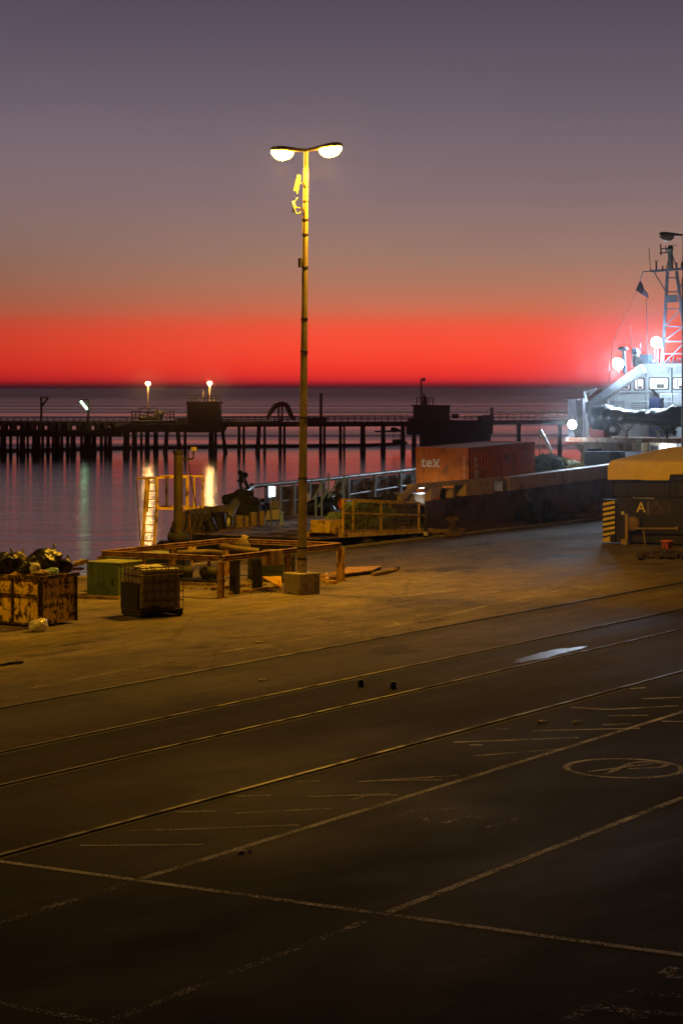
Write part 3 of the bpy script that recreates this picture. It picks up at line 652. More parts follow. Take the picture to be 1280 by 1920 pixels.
# ------------------------------------------------------------------ green cabinets
def cabinet(x0, y0, x1, y1, h_, lb):
    t = thing('green_cabinet', (x0, y0, 0), lb, 'cabinet', 'green cabinets by the quay edge')
    g = MB(); g.box(x0, y0, .05, x1, y1, h_-.03); g.build('casing', green, t, bevel=.012)
    g = MB(); g.box(x0-.03, y0-.03, h_-.028, x1+.03, y1+.03, h_); g.build('lid', surf('pale_green_lid', (.30, .34, .12), .6, dirt=(.15, .14, .06), amount=.4), t)
    g = MB(); g.box(x0-.02, y0-.02, 0, x1+.02, y1+.02, .048); g.build('plinth', conc_m, t)
    g = MB(); g.box(x0-.008, y0+.16, .3, x0-.001, y0+.22, .48); g.box(x0-.006, y0+.5, .12, x0-.001, y0+.515, h_-.1); g.build('handle', black_iron, t)
cabinet(49.4, 36.9, 50.45, 37.95, .93, 'nearer green metal cabinet, left of the caged plastic tank')
cabinet(52.3, 38.65, 55.0, 39.7, .82, 'long low green cabinet just behind the rusty barrier')
g = MB(); a_ = gp(140, 1122); b_ = gp(224, 1125); g.bar(a_+Vector((0, 0, .04)), b_+Vector((0, 0, .04)), .1, .08)
tag(g.build('timber_sleeper', wood_m, loc=a_), 'long timber lying at the foot of the nearer green cabinet', 'timber')

# ------------------------------------------------------------------ caged plastic tank
nc = gp(262, 1160); Rb = math.radians(-26.2); M3 = Matrix.Rotation(Rb, 3, 'Z'); ctr = nc+M3 @ Vector((.6, .5, 0))
t = thing('caged_tank', ctr, 'milky plastic tank in a rusty wire cage on a dark pallet', 'tank')
M = Matrix.Translation(ctr) @ Matrix.Rotation(Rb, 4, 'Z')
g = MB(); g.ob(M, -.56, -.46, .2, .56, .46, 1.19); ob_ = g.build('tank', plastic_w, t, bevel=.07)
g = MB()
def cl(a_, b_, r=.012): g.tube(M @ Vector(a_), M @ Vector(b_), r, r, 6)
for k in range(7):
    x = -.6+k*.2
    for y in (-.5, .5): cl((x, y, .18), (x, y, 1.22))
for k in range(1, 5):
    y = -.5+k*.2
    for x in (-.6, .6): cl((x, y, .18), (x, y, 1.22))
for z in (.18, .4, .62, .84, 1.03, 1.22):
    for s in (-1, 1): cl((-.6, s*.5, z), (.6, s*.5, z), .014); cl((s*.6, -.5, z), (s*.6, .5, z), .014)
for x in (-.2, .2): cl((x, -.5, 1.225), (x, .5, 1.225), .016)
g.build('wire_cage', cage_m, t)
g = MB()
for x in (-.52, 0, .52): g.ob(M, x-.07, -.5, .03, x+.07, .5, .14)
g.ob(M, -.6, -.5, .142, .6, .5, .17); g.build('pallet', black_iron, t)
for sx_ in (-1, 1):
    for sy in (-1, 1):
        g = MB(); c_ = M @ Vector((sx_*.5, sy*.47, .07)); Mx = Matrix.Rotation(Rb, 3, 'Z') @ Matrix.Rotation(PI/2, 3, 'X'); g.lathe(c_, [(.03, -.035), (.07, -.03), (.07, .03), (.03, .035)], 14, Mx); g.build('castor', black_rubber, t)
g = MB(); c_ = M @ Vector((.05, .05, 1.19)); g.lathe(c_, [(.11, 0), (.11, .03), (.1, .035)], 16); g.build('lid', surf('pale_lid', (.5, .45, .3), .5), t)
g = MB(); g.blob(M @ Vector((-.1, 0, 1.22)), (.42, .3, .03), 5, .4, 2.5, 3, .3); g.build('cloth', surf('pale_dusty_cloth', (.55, .5, .3), .9), t)
g = MB(); g.ob(M, -.618, -.42, .2, -.604, .46, .82); g.ob(M, -.3, -.535, .14, -.1, -.49, .28); g.build('dark_panel', black_rubber, t)

# ------------------------------------------------------------------ pipe pile with yellow cage ladder at the quay edge
PX, PY = 57.2, 40.45
t = thing('mooring_pile', (PX, PY, 0), 'tall thick olive pipe standing at the quay edge with black tyres at its foot', 'pile')
g = MB(); g.tube((PX, PY, 0), (PX, PY, 3.68), .145, .135, 20); g.build('pipe', surf('olive_pipe_paint', (.065, .048, .013), .75, dirt=(.045, .028, .011), amount=.45), t)
g = MB(); g.tube((PX, PY, 3.6), (PX, PY, 3.72), .16, .16, 20); g.build('cap', black_iron, t)
g = MB(); P = Vector((PX, PY, 3.45)); g.bar(P, P+RT*.45, .06); g.bar(P+RT*.3, P+RT*.3+Vector((0, 0, .3)), .03); g.bar(P+RT*.46, P+RT*.46+Vector((0, 0, .32)), .03)
g.path([P+RT*.3, P+RT*.38+Vector((0, 0, -.6)), P+RT*.55+Vector((0, 0, -1.5)), P+RT*.5+Vector((0, 0, -2.4))], .02, 6); g.build('bracket', dark_steel, t)
g = MB(); q_ = P+RT*.47+Vector((0, 0, .3)); g.box(q_.x-.06, q_.y-.06, q_.z-.06, q_.x+.06, q_.y+.06, q_.z+.06); g.build('lamp_housing', surf('cream_lamp_case', (.5, .4, .2), .5), t)
for z, r in ((.2, .38), (.5, .40), (.8, .37), (1.05, .33)):
    g = MB(); g.lathe((PX, PY, z), [(.17, -.13), (r-.1, -.16), (r, -.08), (r, .08), (r-.1, .15), (.17, .12)], 20); g.build('tyre', black_rubber, t)
t2 = thing('ladder_cage', (PX-.4, PY+.6, 0), 'yellow ladder and railed platform around the olive pipe', 'ladder')
def PP(px, py, dd=0): return dp(px, py, 70.2+dd)
g = MB()
top = [(274, 897, .5), (294, 895, -.3), (336, 890, .6), (352, 893, -.3), (381, 892, .3)]
def yb(a_, b_, w_=.06): g.bar(PP(*a_), PP(*b_), w_, w_)
yb((256, 897, .4), (294, 896, -.3)); yb((294, 896, -.3), (351, 894, -.3)); yb((300, 892, .6), (378, 892, .6), .04); yb((364, 893, .3), (381, 893, .3))
yb((294, 953, -.3), (351, 954, -.3), .07); yb((300, 949, .6), (378, 950, .6), .05); yb((351, 954, -.3), (378, 950, .6)); yb((294, 953, -.3), (300, 949, .6))
for px, dd in ((294, -.3), (335, -.3), (351, -.3)): yb((px, 895, dd), (px, 954, dd), .07)
for px, dd in ((312, .6), (364, .3), (380, .3)): yb((px, 892, dd), (px, 952, dd), .05)
g.build('platform_railing', yellow, t2)
g = MB(); yb((275, 896, 0), (266, 1048, 0), .07); yb((294, 954, 0), (287, 1048, 0), .07); yb((280, 896, .4), (276, 960, .4), .05)
for k in range(9):
    f_ = k/8; y = 905+f_*125; yb((275-.059*(y-896)+0, y, 0), (294-.07*(y-954) if y > 954 else 294, y, 0), .035)
g.build('ladder', yellow, t2)
g = MB(); g.path([PP(256, 900), PP(258, 940), PP(262, 1000), PP(266, 1040)], .02, 6); g.path([PP(352, 954), PP(358, 1000), PP(358, 1040)], .035, 6); g.build('side_rod', surf('thin_rusted_rod', (.12, .06, .02), .8), t2)
g = MB(); g.box(*(gp(268, 1050)-Vector((.25, .3, 0)))[:2], 0, *(gp(300, 1050)+Vector((.3, .3, 0)))[:2], .35); g.build('foot_block', black_iron, t2)
for i, (px, py, r_, lb) in enumerate(((318, 1048, .5, 'black heap of rubber fenders left of the olive pipe foot'),)):
    p = dp(px, py, 71.5); g = MB()
    for k in range(7):
        g.blob((p.x+random.uniform(-.5, .9), p.y+random.uniform(-.3, .5), .25+random.random()*.3), (.45, .4, .35), k, .3, 1.6, 2, .2)
    g.blob(dp(327, 990, 71), (.12, .12, .2), 4, .3); 
    tag(g.build('fender_heap', black_rubber, loc=(p.x, p.y, 0)), lb, 'fender')


# ------------------------------------------------------------------ gangway cage, bollards at the edge
gy = 42.0
t = thing('gangway', (71, gy, 0), 'yellow railed gangway platform with torn netting between quay and ship deck', 'gangway')
def G(px, py, Y=gy): return yp(px, py, Y)
zb = lambda px: .42-.42*max(0, (px-640))/205
g = MB(); a_ = G(626, 1001); b_ = G(806, 1003); c_ = G(846, 1006)
for Y in (gy, gy+1.1):
    g.bar((a_.x, Y, .42), (b_.x, Y, .24), .06, .18); g.bar((b_.x, Y, .24), (c_.x, Y, .09), .06, .14)
g.prism([(a_.x, gy+.04, .47), (b_.x, gy+.04, .29), (b_.x, gy+1.06, .29), (a_.x, gy+1.06, .47)], (0, 0, .025))
g.build('walkway', yellow, t)
for Y, pxs_, yt in ((gy, (643, 714, 785), 936), (gy+1.1, (662, 731, 802), 940)):
    g = MB(); P0 = G(pxs_[0], yt, Y); P2 = G(pxs_[2], yt+6, Y)
    for px in pxs_:
        p = G(px, yt+(px-643)*.035, Y); bz = .4-.10*(px-640)/160
        g.bar((p.x, Y, bz), p, .065, .065)
    pm0 = G(pxs_[0], 962, Y); pm2 = G(pxs_[2], 966, Y); g.bar(P0, P2, .055); g.bar(pm0, pm2, .05)
    g.build('railing', yellow, t)
g = MB(); random.seed(3)
for k in range(46):                               # sagging torn netting strands
    f_ = k/45; px = 645+f_*138; yt = 944+random.uniform(-2, 14); yb_ = 998+random.uniform(-3, 2); p = G(px, yt); q_ = G(px+random.uniform(-4, 4), yb_)
    m_ = (p+q_)/2+Vector((random.uniform(-.06, .06), -.05, 0)); g.path([p, m_, q_], .007, 4, False)
for k in range(13):
    y = 946+k*4.2; pts = []
    for j in range(15): pts.append(G(645+j*9.9, y+random.uniform(-1.6, 1.6)+1.5*math.sin(j*1.3+k), gy-.03))
    g.path(pts, .007, 4, False)
g.build('torn_netting', surf('brown_net_cord', (.2, .14, .06), .9), t)
g = MB(); p = G(636, 985); g.box(p.x-.5, gy+.1, .5, p.x+.35, gy+.9, .95); g.build('box_step', yellow, t, bevel=.02)
g = MB(); p = G(627, 994, gy-.1); Mx = Matrix.Rotation(PI/2, 3, 'X'); g.lathe(p, [(.07, -.06), (.16, -.06), (.16, .06), (.07, .06)], 18, Mx)
g.build('roller', surf('ochre_roller', (.5, .33, .1), .6), t)
t = thing('marker_bollard', gp(798, 1010), 'thin black and pale banded marker bollard at the gangway corner', 'bollard')
p = gp(798, 1010); g = MB(); g.tube(p, p+Vector((0, 0, .52)), .085, .085, 12); g.build('post', black_iron, t)
g = MB(); g.tube(p+Vector((0, 0, .12)), p+Vector((0, 0, .26)), .088, .088, 12); g.build('pale_band', board_w, t)
def bollard(px, py, s, lb):
    p = gp(px, py); t = thing('mooring_bollard', p, lb, 'bollard', 'mooring bollards on the quay edge'); g = MB()
    g.lathe(p, [(.24*s, 0), (.22*s, .08*s), (.13*s, .14*s), (.13*s, .38*s), (.24*s, .46*s), (.25*s, .56*s), (.12*s, .62*s)], 18); g.build('bollard_body', surf('rusty_cast_iron', (.16, .09, .045), .75, dirt=(.06, .04, .03), amount=.5), t)
    g = MB(); g.blob((p.x, p.y, .1), (.45*s, .4*s, .16*s), 8, .4, 2, 2, .3, flat=-.095); g.build('mooring_rope', surf('grimy_rope', (.14, .09, .045), .9), t)
bollard(848, 1001, 1.1, 'mooring bollard wrapped in rope at the right end of the gangway')
bollard(1108, 973, 1.25, 'mooring bollard standing by the hull left of the striped machine')
g = MB()
for k in range(9):
    p = gp(838+random.uniform(-8, 26), 1004+random.uniform(-3, 5)); g.blob((p.x, p.y, .08), (.2, .16, .1), k+60, .4, 2, 2, .25, flat=-.078)
tag(g.build('rope_heap', surf('grimy_rope', (.14, .09, .045), .9), loc=gp(850, 1005)), 'heap of grimy rope around the bollard right of the gangway', 'rope')
g = MB()
pts = [gp(560+k*30, 1034-k*2.9+random.uniform(-1, 1)) for k in range(9)]
pts = [Vector((p.x, EDGE+.35+random.uniform(-.1, .3), -.15+random.uniform(-.1, .15))) for p in pts]
g.path(pts, .06, 6)
for k in range(12):
    p = pts[k % 9]; g.blob(p, (.5, .28, .22), k+80, .4, 2, 2, .3)
tag(g.build('rope_fender', net_dark, loc=pts[0]), 'dark rope and net fender hanging in the gap between quay and stern', 'fender')
# ropes, tyres and fittings hanging on the hull side
YH = 42.28
for i, (px, py, r_, lb) in enumerate(((992, 960, .36, 'black tyre fender hanging on the dark hull, left of the pair'), (1024, 957, .38, 'black tyre fender hanging on the dark hull, right of the pair'))):
    p = yp(px, py, YH); g = MB(); t = thing('tyre_fender', p, lb, 'tyre', 'tyre fenders on the hull side')
    n1, n2 = 26, 10; vs_ = [p+Vector((math.cos(2*PI*a/n1)*(r_+.12*math.cos(2*PI*b_/n2)), .13*math.sin(2*PI*b_/n2), math.sin(2*PI*a/n1)*(r_+.12*math.cos(2*PI*b_/n2)))) for a in range(n1) for b_ in range(n2)]
    g.add(vs_, [(a*n2+b_, ((a+1) % n1)*n2+b_, ((a+1) % n1)*n2+(b_+1) % n2, a*n2+(b_+1) % n2) for a in range(n1) for b_ in range(n2)], True); g.build('tyre', black_rubber, t)
    g = MB(); g.path([p+Vector((0, 0, r_)), p+Vector((.1, .12, r_+.5)), yp(px-8, py-38, YH+.1)], .025, 6); g.build('hanging_rope', net_dark, t)
g = MB()
for k in range(26):
    a_ = yp(random.uniform(975, 1045), random.uniform(946, 966), YH-.02); g.path([a_, a_+Vector((random.uniform(-.5, .5), 0, -.2)), a_+Vector((random.uniform(-.8, .8), 0, random.uniform(-.3, .2)))], .025, 5)
tag(g.build('rope_tangle', net_dark, loc=yp(1010, 958, YH)), 'dark tangle of rope hanging over the two tyre fenders', 'rope')
g = MB(); g.path([yp(984, 922, YH), yp(992, 938, YH-.05), yp(1006, 958, YH-.05)], .02, 6)
tag(g.build('mooring_line', surf('pale_rope', (.42, .34, .2), .9), loc=yp(984, 922, YH)), 'thin pale mooring line slanting down the hull side', 'rope')
g = MB(); a_ = yp(958, 955, YH+.2); b_ = yp(979, 970, YH+.2); g.box(a_.x, YH+.02, b_.z, b_.x, YH+.3, b_.z+.07); g.box(a_.x, YH+.02, a_.z-.07, b_.x, YH+.3, a_.z); g.box(a_.x, YH+.02, b_.z+.071, a_.x+.08, YH+.3, a_.z-.071); g.box(b_.x-.08, YH+.02, b_.z+.071, b_.x, YH+.3, a_.z-.071)
tag(g.build('hull_fairlead', dark_steel, loc=a_), 'dark square fairlead frame on the hull left of the tyres', 'fairlead')
g = MB(); a_ = gp(866, 992); g.box(a_.x, a_.y-.2, 0, a_.x+.5, a_.y+.3, .35); g.box(a_.x+.52, a_.y-.1, 0, a_.x+.6, a_.y+.1, .45)
tag(g.build('blue_box', surf('dull_blue_box', (.05, .09, .12), .6), loc=a_, bevel=.02), 'small dull blue box on the quay edge right of the rope bollard', 'box')
# small stub bolts between rails
for px, py, lb in ((737, 1291, 'squat black stub post between the middle rails, right one'), (676, 1287, 'squat black stub post beside the second rail, left one')):
    p = gp(px, py); t = thing('stub_post', p, lb, 'post', 'stub posts between the rails'); g = MB(); g.tube(p, p+Vector((0, 0, .11)), .06, .055, 14); g.build('post', black_iron, t)
    g = MB(); g.tube(p+Vector((0, 0, .111)), p+Vector((0, 0, .13)), .045, .04, 14); g.build('cap', black_iron, t)

# ------------------------------------------------------------------ the moored ship
YN, YF, XS = 42.6, 51.0, 70.6
sh = lambda X: .022*(X-79.6)
dz = lambda X: .16+.02*(X-XS)
ship = thing('work_ship', (XS, 46.8, WATER), 'moored work ship with white floodlit superstructure and open cargo deck', 'ship')
g = MB()
XB = 124
# hull shell below deck: stern transom, near side, far side, pointed bow
ring = [(XS, YF-.6), (XS, YN+.0), (XB-12, YN), (XB, 46.8), (XB-12, YF), (XS+1, YF)]
g.add([(x, y, WATER-1) for x, y in ring]+[(x, y, dz(x)-.06) for x, y in ring], [(i, (i+1) % 6, (i+1) % 6+6, i+6) for i in range(6)]+[tuple(range(6))])
g.build('hull', hull_m, ship)
g = MB(); g.add([(x, y, dz(x)) for x, y in ring]+[(x, y, dz(x)-.055) for x, y in ring], [tuple(range(6))]+[(i, (i+1) % 6, (i+1) % 6+6, i+6) for i in range(6)]); g.build('deck', deck_m, ship)
g = MB(); wt = lambda X: 1.285+.0235*(X-76.8)
xa = 76.6; xb = XB-12
g.prism([(xa, YN-.02, -.3), (xb, YN-.02, -.3), (xb, YN-.02, wt(xb)), (xa, YN-.02, wt(xa))], (0, .1, 0)); g.build('side_wall', hull_m, ship)
g = MB(); g.prism([(xa+.4, YN-.26, -.12), (xb, YN-.26, .18), (xb, YN-.26, .42), (xa+.4, YN-.26, .08)], (0, .235, 0)); g.build('rubbing_strake', surf('scuffed_strake', (.15, .09, .055), .6, dirt=(.07, .05, .035), amount=.45), ship, bevel=.03)
# beige box beam along the near bulwark
g = MB(); x1_ = yp(952, 900, YN).x; bt = lambda X: 1.99+.0245*(X-84.3)
g.prism([(x1_, YN-.06, bt(x1_)-.56), (xb, YN-.06, bt(xb)-.62), (xb, YN-.06, bt(xb)), (x1_, YN-.06, bt(x1_))], (0, .5, 0)); g.build('bulwark_beam', beige_m, ship, bevel=.03)
g = MB(); A1 = yp(775, 912, YN); B1 = yp(945, 898, YN); g.bar(A1+Vector((0, .15, 0)), B1+Vector((0, .15, 0)), .3, .16)
g.bar(yp(748, 936, YN), yp(778, 912, YN), .16, .2)
for px in (774, 850, 945): 
    p = yp(px, 905, YN); g.box(p.x-.1, YN, wt(p.x), p.x+.1, YN+.3, 1.7+sh(p.x))
g.prism([yp(808, 914, YN), yp(829, 912, YN), yp(823, 930, YN), yp(806, 940, YN)], (0, .25, 0))
g.build('bulwark_frame', beige_m, ship)
g = MB(); p0 = yp(871, 935, YN); p1 = yp(922, 903, YN); g.box(p0.x, YN-.05, wt(p0.x)+.002, p1.x, YN+.5, p1.z); g.build('bulwark_block', beige_m, ship, bevel=.03)
g = MB(); p = yp(968, 905, YN)
g.box(yp(952, 900, YN).x-.5, YN+.0, wt(84), yp(952, 900, YN).x-.02, YN+.4, 1.9); g.build('bulwark_post', beige_m, ship)
# bitts inside the open frame
g = MB()
for k in range(14):
    p = yp(838+random.uniform(-14, 14), 928+random.uniform(-9, 6), YN+.7); g.blob(p, (.22, .15, .14), k, .5, 2, 2, .3)
g.build('coiled_hose', surf('grey_green_hose', (.12, .14, .10), .7), ship)
# far bulwark: top pipe, posts, mid rail, plates
g = MB(); rt = [yp(x, y, YF) for x, y in ((470, 912), (520, 907), (600, 900), (700, 889), (782, 880), (900, 868), (1000, 858))]
g.path(rt, .085, 10); g.build('bulwark_top_pipe', galv, ship)
def rtop(px):
    for (a_, ya), (b_, yb2) in zip(((470, 912), (520, 907), (600, 900), (700, 889), (782, 880), (900, 868)), ((520, 907), (600, 900), (700, 889), (782, 880), (900, 868), (1000, 858))):
        if px <= b_: return ya+(yb2-ya)*(px-a_)/(b_-a_)
    return 858
g = MB()
for px in (473, 524, 551, 580, 608, 641, 653, 702, 750, 800, 850, 900):
    p = yp(px, rtop(px), YF-.12); g.box(p.x-.06, YF-.18, dz(p.x), p.x+.06, YF-.06, p.z-.06)
build_each(g, 'bulwark_stanchion', galv, ship)
g = MB(); g.path([yp(560, 937, YF-.1), yp(640, 930, YF-.1), yp(700, 920, YF-.1), yp(782, 907, YF-.1), yp(960, 889, YF-.1)], .05, 8); g.path([yp(473, 945, YF-.1), yp(500, 942, YF-.1), yp(560, 937, YF-.1)], .04, 8); g.path([yp(551, 968, YF-.1), yp(600, 962, YF-.1), yp(700, 948, YF-.1)], .04, 8)
g.build('bulwark_mid_rail', galv, ship)
g = MB()
for a_, b_, ft in ((476, 500, .5), (500, 552, .97), (552, 598, .97), (598, 628, .45), (628, 702, .98), (702, 750, .98), (750, 800, .98), (800, 1000, .98)):
    pa = yp(a_, rtop(a_), YF); pb = yp(b_, rtop(b_), YF); za, zb_ = dz(pa.x), dz(pb.x)
    g.prism([(pa.x+.02, YF-.02, za), (pb.x-.02, YF-.02, zb_), (pb.x-.02, YF-.02, zb_+(pb.z-zb_)*ft-.1), (pa.x+.02, YF-.02, za+(pa.z-za)*ft-.1)], (0, .05, 0))
for k in range(22):
    px = 505+k*22
    if 596 < px < 632: continue
    p = yp(px, rtop(px), YF-.06); g.box(p.x-.02, YF-.11, dz(p.x), p.x+.02, YF-.03, p.z-.25)
build_each(g, 'bulwark_plate', plate_m, ship)
# sloping stern arm and stern bulwark
YA = 50.2
g = MB(); g.path([yp(473, 911, YF-.1), yp(455, 925, YF-.2), yp(440, 945, YA), yp(430, 965, YA), yp(427, 985, YA), yp(429, 998, YA)], [.13, .15, .19, .22, .24, .24], 10); g.build('stern_arm', galv, ship)
g = MB(); a_ = xp(385, 975, 73.5); 
pts = [yp(346, 1000, 50.3), yp(346, 962, 50.3), yp(365, 948, 50.3), yp(400, 950, 50.3), yp(440, 945, 50.3), yp(470, 938, 50.3), yp(470, 975, 50.3)]
g.prism([(pts[0].x, 50.3, .1)]+[p for p in pts[1:-1]]+[(pts[-1].x, 50.3, .2)], (0, .12, 0))
g.build('stern_bulwark', surf('grimy_grey_plate', (.24, .21, .17), .6, dirt=(.22, .19, .15), amount=.3), ship)
g = MB()
for k in range(10):
    p = yp(350+k*9, 955+abs(math.sin(k*1.9))*10, 50.1); q_ = yp(345+k*11, 995, 49.9); g.path([p, (p+q_)/2+Vector((.1, -.1, .15)), q_], .03, 6)
g.tube(yp(409, 962, 49.6), yp(411, 998, 49.6), .28, .3, 16); g.tube(yp(390, 975, 49.4), yp(400, 1000, 49.2), .22, .22, 12)
g.build('stern_winch', dark_steel, ship)
g = MB(); P0 = yp(345, 1004, YF-1.4); g.box(XS-.25, YN+.1, -.9, XS-.01, YF-.8, dz(XS)-.02); g.build('stern_fender', black_rubber, ship, bevel=.05)
# small davit with wheels standing on the far rail
t = thing('line_hauler', yp(453, 935, YF-.3), 'small black line hauler with two pulley wheels on the stern rail', 'hauler')
g = MB(); b_ = yp(452, 940, YF-.3); g.path([b_, yp(452, 915, YF-.3), yp(450, 900, YF-.3)], .06, 8); g.path([yp(466, 915, YF-.3), yp(461, 905, YF-.3), yp(456, 893, YF-.3)], .07, 8)
g.blob(yp(452, 901, YF-.3), (.14, .14, .1), 2); g.build('stand', black_iron, t)
for px, py, r in ((450, 886, .10), (459, 891, .13)):
    g = MB(); p = yp(px, py, YF-.3); Mx = Matrix.Rotation(AZ-PI/2, 3, 'Z') @ Matrix.Rotation(PI/2, 3, 'X'); g.lathe(p, [(r*.55, -.05), (r, -.05), (r, .05), (r*.55, .05), (r*.55, -.05)], 16, Mx); g.build('pulley_wheel', black_iron, t)
g = MB(); g.blob(yp(453, 896, YF-.3), (.13, .1, .16), 6, .3); g.build('motor', black_iron, t)
# light-coloured crates/drums at the stern
YB = 47.6
for i, (x0, x1, y0, lb) in enumerate(((441, 457, 973, 'pale ochre drum leftmost under the dark net heap'), (458, 467, 975, 'narrow pale ochre drum between two wider ones'), (468, 483, 969, 'pale ochre drum just left of the board on legs'), (485, 497, 968, 'ochre drum half behind the board on legs'))):
    p = xp((x0+x1)/2, 994, 74.0+.35*i); w_ = (x1-x0)/2/4300*88; z0 = dz(p.x); h_ = (995-y0)/4300*88
    g = MB(); g.lathe((p.x, p.y, z0), [(w_*.95, 0), (w_, .02), (w_, h_*.33), (w_*1.03, h_*.34), (w_, h_*.36), (w_, h_*.66), (w_*1.03, h_*.67), (w_, h_*.69), (w_, h_-.02), (w_*.9, h_)], 18)
    tag(g.build('drum', surf('pale_ochre_drum', (.42, .31, .15), .6, dirt=(.25, .16, .07), amount=.35), loc=(p.x, p.y, z0)), lb, 'drum', 'ochre drums on the stern deck')
p = xp(453, 975, 75.6); g = MB(); zz = dz(76)
g.blob((p.x, p.y, zz+.72), (.6, .8, .55), 11, .25, 1.6, 4, .25, flat=-.7)
tag(g.build('net_heap', net_dark, loc=(p.x, p.y, zz)), 'dark heaped fishing net behind the ochre drums', 'net heap')
# white board leaning on table with lamp
t = thing('workbench', xp(510, 993, 75.0), 'pale sloped board on thin metal legs on the stern deck', 'workbench')
Q = lambda x, y, X=75.0: xp(x, y, X)
g = MB(); g.prism([Q(497, 975), Q(523, 974), Q(523, 955, 75.3), Q(501, 957, 75.3)], (.03, 0, .01)); g.build('board', board_w, t)
g = MB(); zz = dz(75)
for px in (500, 509, 521):
    a_ = Q(px, 976, 75.05); g.bar((a_.x, a_.y, zz), a_, .035)
    g.bar((a_.x+.35, a_.y, zz), a_+Vector((.35, 0, 0)), .035)
g.bar(Q(500, 985, 75.05), Q(521, 985, 75.05), .03); g.bar(Q(509, 990), Q(506, 936), .05); g.build('leg', galv, t)
g = MB(); g.prism([Q(507, 955, 75.5), Q(521, 953, 75.5), Q(521, 937, 75.5), Q(508, 938, 75.5)], (.3, 0, 0)); g.build('grey_case', surf('grey_case', (.3, .28, .24), .6), t)
g = MB(); p = Q(528, 990, 75.4); g.tube((p.x, p.y, dz(75)), (p.x, p.y, dz(75)+.5), .07, .06, 10); g.blob((p.x, p.y, dz(75)+.5), (.08, .08, .05), 3)
tag(g.build('white_bottle', surf('pale_turquoise_plastic', (.4, .6, .55), .4), loc=(p.x, p.y, dz(75))), 'tall pale turquoise bottle standing right of the sloped board', 'bottle')
# work lamp screen on the rail
t = thing('work_lamp', yp(508, 925, YF-.5), 'bright white rectangular work lamp on the far stern rail', 'work lamp')
g = MB(); a_ = yp(502, 911, YF-.5); b_ = yp(515, 932, YF-.5); g.box(a_.x, YF-.5, b_.z, b_.x, YF-.35, a_.z); g.build('lamp_case', dark_steel, t)
g = MB(); Wp = [yp(504, 912, YF-.52), yp(515, 912, YF-.52), yp(515, 930, YF-.52), yp(504, 932, YF-.52)]; g.prism(Wp, (-.0, -.02, 0)); g.build('lamp_panel', cool_soft, t)
g = MB(); g.bar(yp(498, 914, YF-.45), (yp(498, 914, YF-.45).x, YF-.45, dz(80)), .06); g.prism([yp(495, 935, YF-.6), yp(520, 934, YF-.6), yp(520, 941, YF-.6), yp(495, 942, YF-.6)], (0, .2, 0)); g.build('bracket', dark_steel, t)
# stair frames
fr_m = surf('pale_green_steel', (.36, .40, .22), .5)
for i, (dx, dd, lb) in enumerate(((0, 0, 'pale green open frame with sloping ladder rails, left of the pair'), (28, .8, 'pale green open frame with sloping ladder rails, right of the pair'))):
    Yq = 49.3+dd*.3; t = thing('access_frame', yp(600+dx, 965, Yq), lb, 'ladder', 'pale green access frames on deck'); g = MB()
    def R_(x, y): return yp(x+dx, y-dx*.08, Yq)
    g.bar(R_(586, 936), R_(606, 902), .06); g.bar(R_(597, 950), R_(614, 918), .06); g.build('sloping_rail', fr_m, t)
    g = MB()
    for x, y in ((592, 930), (603, 905)) if i == 0 else ((592, 930), (588, 890), (617, 890)):
        a_ = R_(x, y); g.bar(a_, (a_.x, Yq, dz(a_.x)), .055)
    g.build('leg', fr_m, t)
    g = MB(); g.bar(R_(600, 905), R_(620, 900), .05); g.bar(R_(592, 930), R_(604, 930), .04); g.build('crosspiece', fr_m, t)
# blue covered box, bags, float
def deckbox(px0, px1, py0, X, dep, mm, nm, lb, cat, bev=.03, py1=None):
    a_ = xp(px0, py0, X); b_ = xp(px1, py0, X); z0 = dz(X)
    g = MB(); g.box(X, b_.y, z0, X+dep, a_.y, a_.z); return tag(g.build(nm, mm, loc=(X, b_.y, z0), bevel=bev), lb, cat)
deckbox(607, 643, 938, 84.0, 1.0, surf('blue_plastic', (.03, .09, .28), .5), 'blue_crate', 'blue plastic crate on deck behind the pale green frames', 'crate')
p = xp(625, 928, 84.5); g = MB(); g.blob((p.x, p.y, p.z-.15), (.4, .62, .32), 5, .2, 1.5, 3, .2)
tag(g.build('blue_sack', surf('blue_sheet', (.10, .17, .42), .5), loc=p), 'crumpled blue sheet heaped on the blue crate', 'sheet')
for i, (px, X, r, lb) in enumerate(((588, 80.5, (.5, .5, .42), 'black rubbish sack on deck, left end of the row beside the blue crate'), (606, 80.9, (.45, .55, .45), 'black rubbish sack on deck, right of its twin below the blue crate'))):
    p = xp(px, 975, X); g = MB(); g.blob((p.x, p.y, dz(X)+r[2]*.8), r, i+30, .2, 1.5, 3, .25, flat=-r[2]*.78)
    tag(g.build('black_sack', bag_m, loc=(p.x, p.y, dz(X))), lb, 'sack', 'black sacks on deck')
p = xp(578, 972, 80.2); g = MB(); g.blob((p.x, p.y, dz(80)+.5), (.12, .14, .42), 3, .2)
tag(g.build('white_sack', board_w, loc=(p.x, p.y, dz(80))), 'upright pale sack just right of the lamp post pole on deck', 'sack')
g = MB(); p = xp(642, 946, 76.5); g.blob(p, (.2, .2, .24), 3, .05); tag(g.build('net_float', orange_p, loc=p), 'orange net float hanging at the left corner of the gangway', 'float')
g = MB(); p = xp(634, 940, 76.7); g.blob(p, (.22, .2, .3), 9, .2); tag(g.build('black_float', black_rubber, loc=p), 'black net float beside the orange float', 'float')
